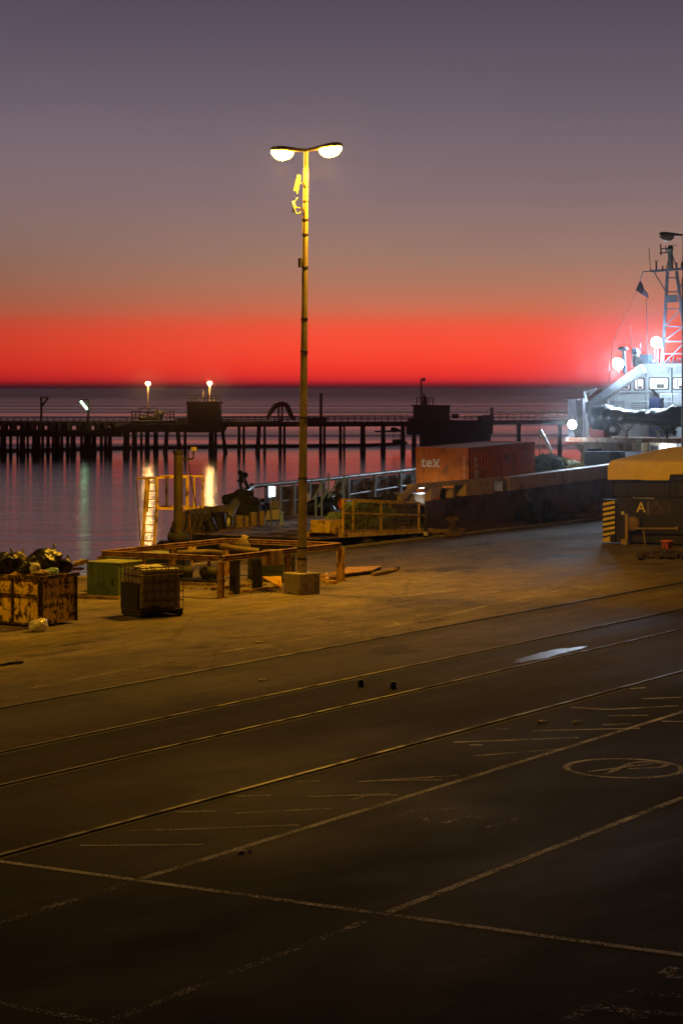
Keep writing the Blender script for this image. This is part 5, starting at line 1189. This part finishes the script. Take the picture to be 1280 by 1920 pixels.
# floodlights: case, glowing glass, light
for px, py, X, r, e, aim, lb in ((1158, 682, XU-1.6, .29, 1500, (84, 47, 0), 'a'), (1230, 642, XM-.3, .29, 1500, (86, 46, 0), 'b'), (1072, 796, XL-.9, .22, 800, (82, 48, .5), 'c')):
    p = xp(px, py, X); d = (Vector(aim)-p).normalized(); Mq = d.to_track_quat('Z', 'Y').to_matrix()
    g = MB(); g.lathe(p-d*.12, [(r*.4, -.25), (r*.9, -.12), (r, 0), (r, .1)], 20, Mq); g.bar(p-d*.2, p-d*.2-Vector((0, 0, .5)), .06); fl = g.build('floodlight', dark_steel, ship)
    g = MB(); g.lathe(p-d*.02, [(r*.97, 0.002), (r*.9, .05), (r*.5, .1), (.01, .12)], 20, Mq); g.build('floodlight_glass', cool_glow, fl)
    plight('floodlight_beam', p+d*.35, e, COOL, .2, fl, 'SPOT', aim, 100)
# added point lights, without lamp bodies, that brighten the mast and wheelhouse front
plight('mast_fill_light', Mt(1252, 640, XM-1.2), 60, COOL, .15, mast)
p = S_(1225, 700, XU-3.0)
plight('wheelhouse_fill_light', S_(1225, 712, XU-2.0), 260, (.62, .82, 1.0), .15, ship)

# ------------------------------------------------------------------ striped machine with yellow hood
XK = 75.9
def K(px, py, X=XK): return xp(px, py, X)
t = thing('harbour_machine', (XK, K(1131, 1018).y, 0), 'large dark machine with yellow hood, letter A and striped corner', 'machine')
yL = K(1140, 1000).y; yRt = K(1345, 1000).y; yLs = K(1154, 1000).y
g = MB(); zm = K(1200, 932).z; g.box(XK, yRt, .05, XK+6, yLs, zm); g.build('lower_body', dark_steel, t, bevel=.03)
g = MB(); zt3 = K(1200, 900).z; g.box(XK+.18, yRt, zm+.003, XK+6, K(1146, 900).y, zt3+.02); g.build('upper_body', dark_steel, t, bevel=.02)
g = MB()
for px in (1147, 1174, 1255, 1268): q_ = K(px, 915, XK+.18); g.box(XK+.14, q_.y-.03, zm+.01, XK+.178, q_.y+.03, zt3)
for px in (1254,): q_ = K(px, 889, XK+.1); g.box(XK+.05, yRt, zt3+.02, XK+.17, q_.y, K(1260, 890).z-.02)
build_each(g, 'panel_seam', surf('black_seam', (.01, .008, .01), .6), t)
# striped corner plate: flat box with stripes as proud bars
zs0 = .12; zs1 = K(1131, 936).z
g = MB(); ya, yb2 = K(1131, 980).y, K(1154, 980).y; g.box(XK-.06, yb2, zs0-.08, XK+.3, ya, zs1); g.build('corner_plate', black_iron, t)
g = MB(); n_ = 8; pit = (zs1-zs0)/n_
for k in range(n_):
    z = zs0-.05+k*pit; h_ = pit*.52; sl = .10
    pts = [(XK-.068, ya-.005, z), (XK-.068, yb2+.005, z+sl), (XK-.068, yb2+.005, min(zs1-.01, z+sl+h_)), (XK-.068, ya-.005, min(zs1-.01, z+h_))]
    if k == 0: pts = [(XK-.068, ya-.005, z-.02), (XK-.068, yb2+.2, z-.02), (XK-.068, yb2+.2, z+sl+h_*.9), (XK-.068, ya-.005, z+h_)]
    g.prism(pts, (.006, 0, 0))
g.build('hazard_stripe', surf('hazard_yellow', (.85, .65, .03), .5, dirt=(.2, .12, .03), amount=.35), t)
# hood
g = MB(); st = [(1138, 899, 876, 872), (1141, 900, 869, 864), (1148, 900, 866, 857), (1160, 900, 865, 852.5), (1175, 900, 865, 848.5), (1195, 900, 866, 844.5), (1212, 901, 866, 841), (1228, 901, 867, 838), (1254, 901, 867, 837.5), (1255.5, 890, 867, 837.5), (1345, 890, 867, 837.5)]
vs_ = []
for px, yl_, ym, yt in st:
    a_ = K(px, yl_, XK-.1); b_ = K(px, ym, XK-.1); y = a_.y; zt_ = K(px, yt, XK+1.3).z
    vs_ += [Vector((XK-.1, y, a_.z)), Vector((XK-.1, y, b_.z)), Vector((XK+.02, y, b_.z+.07)), Vector((XK+1.2, y, max(zt_, b_.z+.1))), Vector((XK+5.8, y, max(zt_, b_.z+.1))), Vector((XK+6, y, a_.z))]
m6 = len(st)
g.add(vs_, [(i*6+k, i*6+(k+1) % 6, (i+1)*6+(k+1) % 6, (i+1)*6+k) for i in range(m6-1) for k in range(6)]+[tuple(range(6))[::-1], tuple(range((m6-1)*6, m6*6))]); g.build('hood', hoodyellow, t, bevel=.035)
# letter A, worn plate, figures
B = Matrix(((0, 0, -1, XK-.004), (-1, 0, 0, K(1193, 960).y), (0, 1, 0, K(1193, 960).z), (0, 0, 0, 1)))
text('A', .52, B, surf('yellow_letter', (.9, .7, .05), .5, bmp=0), t, 'letter', .004, .004)
g = MB(); a_ = K(1213, 939); b_ = K(1257, 966); g.box(XK-.012, b_.y, b_.z, XK-.001, a_.y, a_.z); g.build('worn_plate', surf('worn_grey_plate', (.085, .06, .05), .7, dirt=(.04, .03, .03), amount=.5, dscale=6), t)
g = MB(); g.bar(K(1215, 965, XK-.02), K(1214, 944, XK-.02), .035, .01); g.bar(K(1214, 944, XK-.02), K(1216, 942, XK-.02), .03, .01); g.build('worn_figure', surf('scuffed_paint', (.25, .19, .12), .7), t)
g = MB(); g.path([K(1186, 931, XK-.04), K(1190, 934, XK-.05), K(1225, 934, XK-.05), K(1226, 935, XK-.04)], .02, 6); g.bar(K(1203, 934, XK-.06), K(1226, 935, XK-.06), .03, .03); g.build('grab_rail', galv, t)
# jack post, foot, wheel, tow bar
g = MB(); g.bar(K(1175, 1012, XK-.35), K(1175, 964, XK-.35), .11); g.build('jack_post', surf('dull_yellow_steel', (.35, .24, .08), .6, dirt=RUST, amount=.35), t)
q_ = K(1173, 1015, XK-.35); g = MB(); g.box(q_.x-.18, q_.y-.13, 0, q_.x+.15, q_.y+.13, .2); g.build('jack_foot', surf('dull_yellow_steel', (.35, .24, .08), .6), t, bevel=.02)
g = MB(); q_ = K(1187, 982, XK-.2); Mx = Matrix.Rotation(PI/2, 3, 'Y'); g.lathe(q_, [(.1, -.14), (.26, -.12), (.28, .1), (.1, .12)], 20, Mx); g.build('reel', surf('ochre_drum', (.24, .15, .05), .6), t)
g = MB(); g.tube(K(1189, 991, XK-.5), K(1269, 991, XK-.5), .035, .035); g.tube(K(1266, 991, XK-.5), K(1272, 991, XK-.5), .07, .07); g.bar(K(1206, 992, XK-.5), Vector((XK-.5, K(1209, 992, XK-.5).y, .03)), .04); g.bar(K(1230, 991, XK-.5), K(1230, 991, XK+.1), .04); g.build('tow_bar', surf('worn_steel_bar', (.3, .22, .14), .5), t)
g = MB(); a_ = K(1167, 962, XK-.03); g.box(XK-.03, a_.y-.06, a_.z-.06, XK-.002, a_.y+.06, a_.z+.06); g.build('reflector', board_w, t)
for px in (1200, 1300):
    g = MB(); q_ = K(px, 1010, XK+.5); g.lathe((XK+.9, q_.y, .42), [(.2, -.2), (.4, -.18), (.42, 0), (.4, .18), (.2, .2)], 24, Matrix.Rotation(PI/2, 3, 'X')); g.build('wheel', black_rubber, t)
# debris in front of it
p = gp(1250, 1038); t = thing('orange_bucket', p, 'orange slotted bucket standing on the dark scrap heap by the machine', 'bucket')
g = MB(); g.lathe(p+Vector((0, 0, .12)), [(.13, 0), (.21, .28), (.23, .29), (.22, .33), (.19, .32), (.12, .02)], 20); g.build('bucket_body', orange_p, t)
g = MB()
for k in range(7):
    q_ = 2*PI*k/7+.3; v = Vector((math.cos(q_), math.sin(q_), 0)); g.bar(p+v*.15+Vector((0, 0, .16)), p+v*.2+Vector((0, 0, .38)), .035, .02, v[:])
build_each(g, 'slot', black_iron, t)
g = MB()
for k in range(34):
    px = random.uniform(1195, 1285); a_ = gp(px, random.uniform(1034, 1046), .05+random.random()*.05); b_ = gp(px+random.uniform(-22, 22), random.uniform(1034, 1046), .04+random.random()*.12); g.bar(a_, b_, .07, .07)
for k in range(10): g.blob(gp(random.uniform(1200, 1280), random.uniform(1036, 1045), .06), (.2, .2, .08), k, .4, 2, 2, .3)
for k in range(3): q_ = gp(1232+k*14, 1037, .14); g.path([q_+Vector((0, .2*math.cos(2*PI*j/12), .13*math.sin(2*PI*j/12))) for j in range(13)], .03, 6)
tag(g.build('scrap_heap', surf('dark_scrap', (.07, .04, .025), .8), loc=gp(1240, 1040)), 'low heap of dark scrap bars and rings in front of the machine', 'scrap')

# ------------------------------------------------------------------ pier
def PD(px): return 274+26*px/1060.0
def PW(px, py, dd=0): return dp(px, py, PD(px)+dd)
deck_z = lambda px: 0
pier = thing('pier', (PW(600, 848).x, PW(600, 848).y, WATER), 'long dark concrete pier on piles crossing the harbour', 'pier')
tree = pier
def pbar(mb, a_, b_, w_=.2, h_=None, dd=0): mb.bar(PW(*a_, dd), PW(*b_, dd), w_, h_ or w_)
def slab(mb, x0, y0t, x1, y1t, thick, d0, d1):      # deck slab between px, with depth from d0 to d1 behind the pier line
    a_, b_ = PW(x0, y0t, d0), PW(x1, y1t, d0); c_, e_ = PW(x1, y1t, d0), PW(x0, y0t, d0); c_ = c_+FW*(d1-d0); e_ = e_+FW*(d1-d0)
    mb.prism([a_, b_, c_, e_], (0, 0, -thick))
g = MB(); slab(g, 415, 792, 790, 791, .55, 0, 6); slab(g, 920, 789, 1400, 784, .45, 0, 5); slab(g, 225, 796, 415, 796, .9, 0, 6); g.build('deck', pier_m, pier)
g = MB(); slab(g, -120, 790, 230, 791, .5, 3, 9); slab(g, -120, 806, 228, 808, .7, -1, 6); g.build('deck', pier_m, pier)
g = MB()
for k in range(14):
    px = -10+k*17.5+random.uniform(-4, 4); w_ = random.uniform(3, 12); a_ = PW(px, 800); b_ = PW(px+w_, 808); g.box(0, 0, 0, 0, 0, 0) if False else g.bar(PW(px, 793, 2), PW(px, 810, 2), w_*.065, 1)
build_each(g, 'deck_strut', pier_m, pier)
piles = [(20,5,0),(33,4,4),(42,9,-1),(52,4,3),(68,14,-1),(80,5,3),(90,6,2),(99,4,5),(107,10,-1),(116,5,3),(127,6,2),(137,9,-1),(153,5,3),(164,13,-1),(176,8,2),(190,5,3),(198,6,4),(206,7,1),
         (6,10,-1),(237,12,-1),(252,10,0),(265,5,3),(276,9,1),(292,9,-1),(313,8,0,-4),(333,8,0,5),(347,6,2),(396,10,-1),(404,6,3),(417,7,0,7),
         (448,6,0),(457,5,3),(486,8,0,-4),(496,5,3),(525,6,0),(533,5,3),(565,5,3),(601,6,0),(608,5,3),(638,6,0),(645,4,3),(680,10,0),(718,9,0),(755,9,0),(776,9,0),(795,8,2),(972,9,2),(1049,9,2)]
for q_ in piles:
    px, w_, dd = q_[:3]; ln_ = q_[3] if len(q_) > 3 else 0; r = w_*.0645/2*(1.3 if px < 225 else 1.12); yt = 812 if px < 225 else (808 if px < 420 else 794)
    tp = PW(px-ln_*.0, yt, dd+1.5); bt_ = PW(px+ln_, 860, dd+1.5); g = MB(); n8 = 10
    top_z = tp.z+.1; pts = [Vector((tp.x, tp.y, top_z)), tp+(bt_-tp)*.3, tp+(bt_-tp)*.55, tp+(bt_-tp)*.9]
    pts.append(Vector((bt_.x, bt_.y, WATER-.6))); g.path(pts, [r*.9, r*.85, r*.95, r*1.1, r*1.1], n8)
    if w_ >= 6: g.bar(Vector((tp.x, tp.y, tp.z))-RT*(r*1.2), Vector((tp.x, tp.y, tp.z))+RT*(r*1.2), .6, .35)
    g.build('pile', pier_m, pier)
# railings
def railing(x0, x1, yt0, yt1, yb0, yb1, step, dd=0):
    g = MB(); n_ = int((x1-x0)/step)
    for k in range(n_+1):
        f_ = k/n_; px = x0+(x1-x0)*f_; g.bar(PW(px, yt0+(yt1-yt0)*f_, dd), PW(px, yb0+(yb1-yb0)*f_+1, dd), .09, .09)
    g.bar(PW(x0, yt0, dd), PW(x1, yt1, dd), .09, .09); g.bar(PW(x0, (yt0+yb0)/2, dd), PW(x1, (yt1+yb1)/2, dd), .08, .08)
    g.build('railing', pier_m, pier)
railing(-60, 250, 784, 783, 791, 791, 12, 8); railing(415, 790, 781, 778, 791, 790, 12.5, 5); railing(870, 925, 780, 779, 789, 789, 12, 4); railing(925, 1400, 776.5, 772, 788.5, 784, 12.6, 0); railing(415, 790, 783, 781, 792, 791, 25, 0)
# pipes on the pier
g = MB()
pbar(g, (150, 800), (250, 790), .12, None, -1.5); pbar(g, (180, 812), (225, 809), .15, None, -1.5)
for k in range(4): g.path([PW(168+k*3, 812-k*2, -1.5), PW(225, 808-k*2.5, -1.5), PW(238, 803-k*2, -1.5), PW(247, 794-k*1.5, -1.5), PW(330, 793-k*1.3, -1.2)], .1, 6)
g.path([PW(415, 786, -.3), PW(450, 791, -.3), PW(500, 790, -.3)], .1, 6); g.path([PW(413, 790, -.3), PW(470, 793, -.3), PW(530, 789, -.3)], .08, 6)
tag(g.build('pier_pipework', surf('olive_pier_pipe', (.10, .10, .05), .6), loc=PW(240, 800)), 'bundle of olive pipes running along the pier beside the lamp lit tower', 'pipes')
# boom floating behind the piles
g = MB(); g.path([dp(x, y, PD(x)*(8.1*F/(y-HY))/(8.1*F/(y-HY))) for x, y in ((0, 845), (1, 845))] if False else [gp(x, y, WATER+.12) for x, y in ((-150, 846), (60, 845.5), (160, 842), (300, 840), (440, 838), (560, 837), (690, 835.5), (745, 833), (760, 831))], .3, 8)
tag(g.build('floating_boom', black_rubber, loc=gp(300, 840, WATER)), 'long black floating boom on the water behind the pier piles', 'boom')
# huts / towers
def hut(px0, px1, yt, yb_, dep, dd, mm, par, nm='tower_wall'):
    a_, b_ = PW(px0, yt, dd), PW(px1, yt, dd); b_.z = a_.z; zb2 = PW(px0, yb_, dd).z; g = MB(); g.prism([a_, b_, b_+FW*dep, a_+FW*dep], (0, 0, zb2-a_.z)); return g.build(nm, mm, par)
t = thing('pier_tower', PW(382, 808), 'square dark tower on the pier with railed roof and a lit lamp', 'tower')
hut(354, 411, 755, 811, 5, -2, pier_hut, t)
g = MB(); a_, b_ = PW(349, 753, -2.5), PW(413, 753, -2.5); b_.z = a_.z; g.prism([a_, b_, b_+FW*6, a_+FW*6], (0, 0, -.25)); g.build('roof', pier_hut, t)
g = MB()
for k in range(9): px = 350+k*7.8; g.bar(PW(px, 742, -2.4), PW(px, 753, -2.4), .08); g.bar(PW(px, 743, 3), PW(px, 753, 3), .08)
pbar(g, (350, 742), (413, 742), .08, None, -2.4); pbar(g, (350, 747), (413, 747), .06, None, -2.4); pbar(g, (350, 743), (413, 743), .08, None, 3); g.build('roof_railing', surf('dim_ochre_rail', (.12, .08, .04), .7), t)
g = MB(); pbar(g, (352, 755), (352, 792), .2, None, -2.4); pbar(g, (413, 770), (413, 795), .12, None, -2.4); build_each(g, 'drainpipe', pier_m, t); g = MB(); pbar(g, (408, 796), (424, 800), .6, .9, -1.5); g.build('ledge', pier_m, t)
g = MB(); g.path([PW(381, 753), PW(380, 742), PW(381, 731)], [.08, .12, .03], 6); g.blob(PW(399, 751), (.3, .3, .15), 3); g.build('roof_equipment', surf('dim_grey_gear', (.2, .17, .12), .6), t)
def pier_lamp(px, py, yb_, dd, lb, e):
    t = thing('pier_lamp', PW(px, yb_, dd), lb, 'lamp post', 'lit lamps on the pier')
    g = MB(); g.bar(PW(px, yb_, dd), PW(px, py, dd), .12); g.bar(PW(px, py+1, dd), PW(px, py+1, dd)+RT*.3, .1); g.build('pole', surf('dull_pier_lamp_pole', (.3, .22, .12), .6), t)
    p = PW(px, py, dd-.4); g = MB(); g.blob(p, (.27, .27, .22), 1, 0, 1, 2); g.build('lamp_globe', pier_glow, t); return t
pier_lamp(277.5, 719, 792, 0, 'lit orange lamp on a pole above the pier machinery', 1); pier_lamp(393, 718.5, 753, -1.5, 'lit orange lamp on the roof of the pier tower', 1)
t = thing('pier_machinery', PW(290, 796), 'low pump machinery with railings on the pier, under the lamp', 'machinery')
g = MB(); pbar(g, (266, 784), (298, 784), .8, .5, 0); pbar(g, (272, 774), (292, 774), .5, .15, 0); g.blob(PW(296, 782), (.7, .7, .9), 4, .4); g.blob(PW(268, 786), (.6, .6, .6), 6, .4); pbar(g, (293, 792), (293, 768), .15); g.build('pump', pier_hut, t); g = MB(); pbar(g, (330, 790), (352, 788), 1, .8, 1); g.build('valve_block', pier_hut, t)
g = MB()
for x0, x1, y in ((247, 262, 771), (262, 294, 765), (312, 326, 770)):
    for k in range(3): px = x0+(x1-x0)*k/2; pbar(g, (px, y), (px, 796), .1, None, -1)
    for yy in (0, 7, 13): pbar(g, (x0, y+yy), (x1, y+yy), .08, None, -1)
g.build('railing', surf('dim_ochre_rail', (.12, .08, .04), .7), t)
# loading arm arch
t = thing('loading_arm', PW(526, 790), 'dark arched loading hose on a ladder stand on the pier', 'loading arm')
g = MB(); g.path([PW(x, y, -1) for x, y in ((501, 784), (508, 771), (515, 762), (522, 758), (530, 757), (537, 760), (541, 768), (546, 780), (551, 786))], [.2, .28, .32, .3, .3, .32, .34, .3, .22], 8); g.build('hose', black_rubber, t)
g = MB(); pbar(g, (522, 760), (522, 800), .15, None, -1); pbar(g, (529, 760), (529, 800), .15, None, -1)
for k in range(6): pbar(g, (522, 763+k*5), (529, 763+k*5), .08, None, -1)
g.build('stand', pier_m, t)
g = MB(); pbar(g, (601.5, 737), (601.5, 791), .26); pbar(g, (601.5, 737), (601.5, 742), .18); tag(g.build('bare_pole', pier_m, loc=PW(601.5, 791)), 'bare dark pole on the pier right of the tall lamp post', 'pole')
# low dark block on pier
g = MB(); slab(g, 576, 784, 612, 783, .6, 0, 3); tag(g.build('pier_locker', pier_m, loc=PW(594, 790)), 'low dark block on the pier deck under the bare pole', 'block')
# work raft hanging between piles right
g = MB(); pbar(g, (705, 809), (750, 808), 1, .18, 2); pbar(g, (738, 828), (748, 827), 1, .5, 2)
for px in (738, 749): pbar(g, (px, 809), (px, 827), .05, None, 2)
g.blob(PW(740, 806, 2), (.7, .5, .3), 3, .3); tag(g.build('hanging_stage', pier_m, loc=PW(728, 809)), 'small plank stage slung under the pier between two piles', 'stage')
# right dolphin block with hut
t = thing('pier_block', PW(850, 840), 'massive dark pier block with a small railed hut on top', 'pier block')
g = MB(); a_ = PW(768, 783, -3); 
poly = [PW(764, 815, -3), PW(764, 793, -3), PW(772, 784, -3), PW(870, 789, -3), PW(910, 789, -3), PW(912, 779, -3), PW(924, 779, -3), PW(924, 813, -3), PW(920, 815, -3), PW(919, 862, -3), PW(790, 862, -3), PW(790, 815, -3)]
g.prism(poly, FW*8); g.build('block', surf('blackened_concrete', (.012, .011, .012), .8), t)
hut(776, 843, 761, 790, 4, -2.5, pier_hut, t, 'hut_wall')
g = MB(); a_, b_ = PW(773, 759, -3), PW(845, 760, -3); g.prism([a_, b_, b_+FW*5, a_+FW*5], (0, 0, -.15)); g.build('roof', pier_hut, t)
g = MB()
for k in range(5): px = 781+k*7.6; pbar(g, (px, 746), (px, 759), .1, None, -2)
pbar(g, (781, 746), (811.5, 746), .1, None, -2); pbar(g, (781, 752), (811.5, 752), .07, None, -2); pbar(g, (789.5, 709), (789.5, 759), .14, None, -2); pbar(g, (789.5, 710), (796, 710), .12, None, -2); pbar(g, (793, 714), (796, 709), .25, None, -2)
g.path([PW(796, 759, -2), PW(796, 748, -2), PW(794, 737, -2)], [.4, .35, .05], 6); g.build('roof_gear', pier_m, t)
g = MB(); pbar(g, (921.5, 764), (921.5, 790), .3, None, -2); g.build('corner_post', pier_m, t); g = MB(); pbar(g, (848, 780), (858, 780), .8, .6, -2); pbar(g, (896, 784), (902, 784), .5, .6, -2); build_each(g, 'block_fitting', pier_m, t)
# lamp brackets at left
t = thing('bracket_post', PW(77, 791), 'dark unlit post with triangular bracket on the pier, far left', 'lamp post')
g = MB(); pbar(g, (77.5, 744), (77.5, 792), .2, None, 7); pbar(g, (77, 745), (91, 745), .12, None, 7); pbar(g, (78, 762), (90, 746), .22, None, 7); g.build('post', pier_m, t)
t = thing('tube_lamp', PW(165, 791), 'pier post with a slanted glowing pale green tube', 'lamp post')
g = MB(); pbar(g, (165, 749), (166, 810), .2, None, 0); pbar(g, (150, 749.5), (166, 749.5), .12, None, 0); g.build('post', pier_m, t)
g = MB(); g.tube(PW(151.5, 752, 0), PW(163, 767, 0), .13, .13, 8); g.build('lamp_tube', tube_glow, t)

# ------------------------------------------------------------------ thin scattering volume added to give the lamps a glow
g = MB(); R9 = Vector((150, 80, 0))
g.ob(Matrix.Translation(FW*150) @ Matrix.Rotation(AZ, 4, 'Z'), -200, -110, -4.6, 190, 110, 16)
m, t_, b = newmat('lamp_glow_volume'); t_.nodes.remove(b); pv = t_.nodes.new('ShaderNodeVolumePrincipled'); pv.inputs['Density'].default_value = .00015; pv.inputs['Color'].default_value = (.9, .88, .9, 1); pv.inputs['Anisotropy'].default_value =   .978
t_.links.new(pv.outputs[0], t_.nodes['Material Output'].inputs['Volume'])
struct(g.build('glow_haze', m), 'stuff')
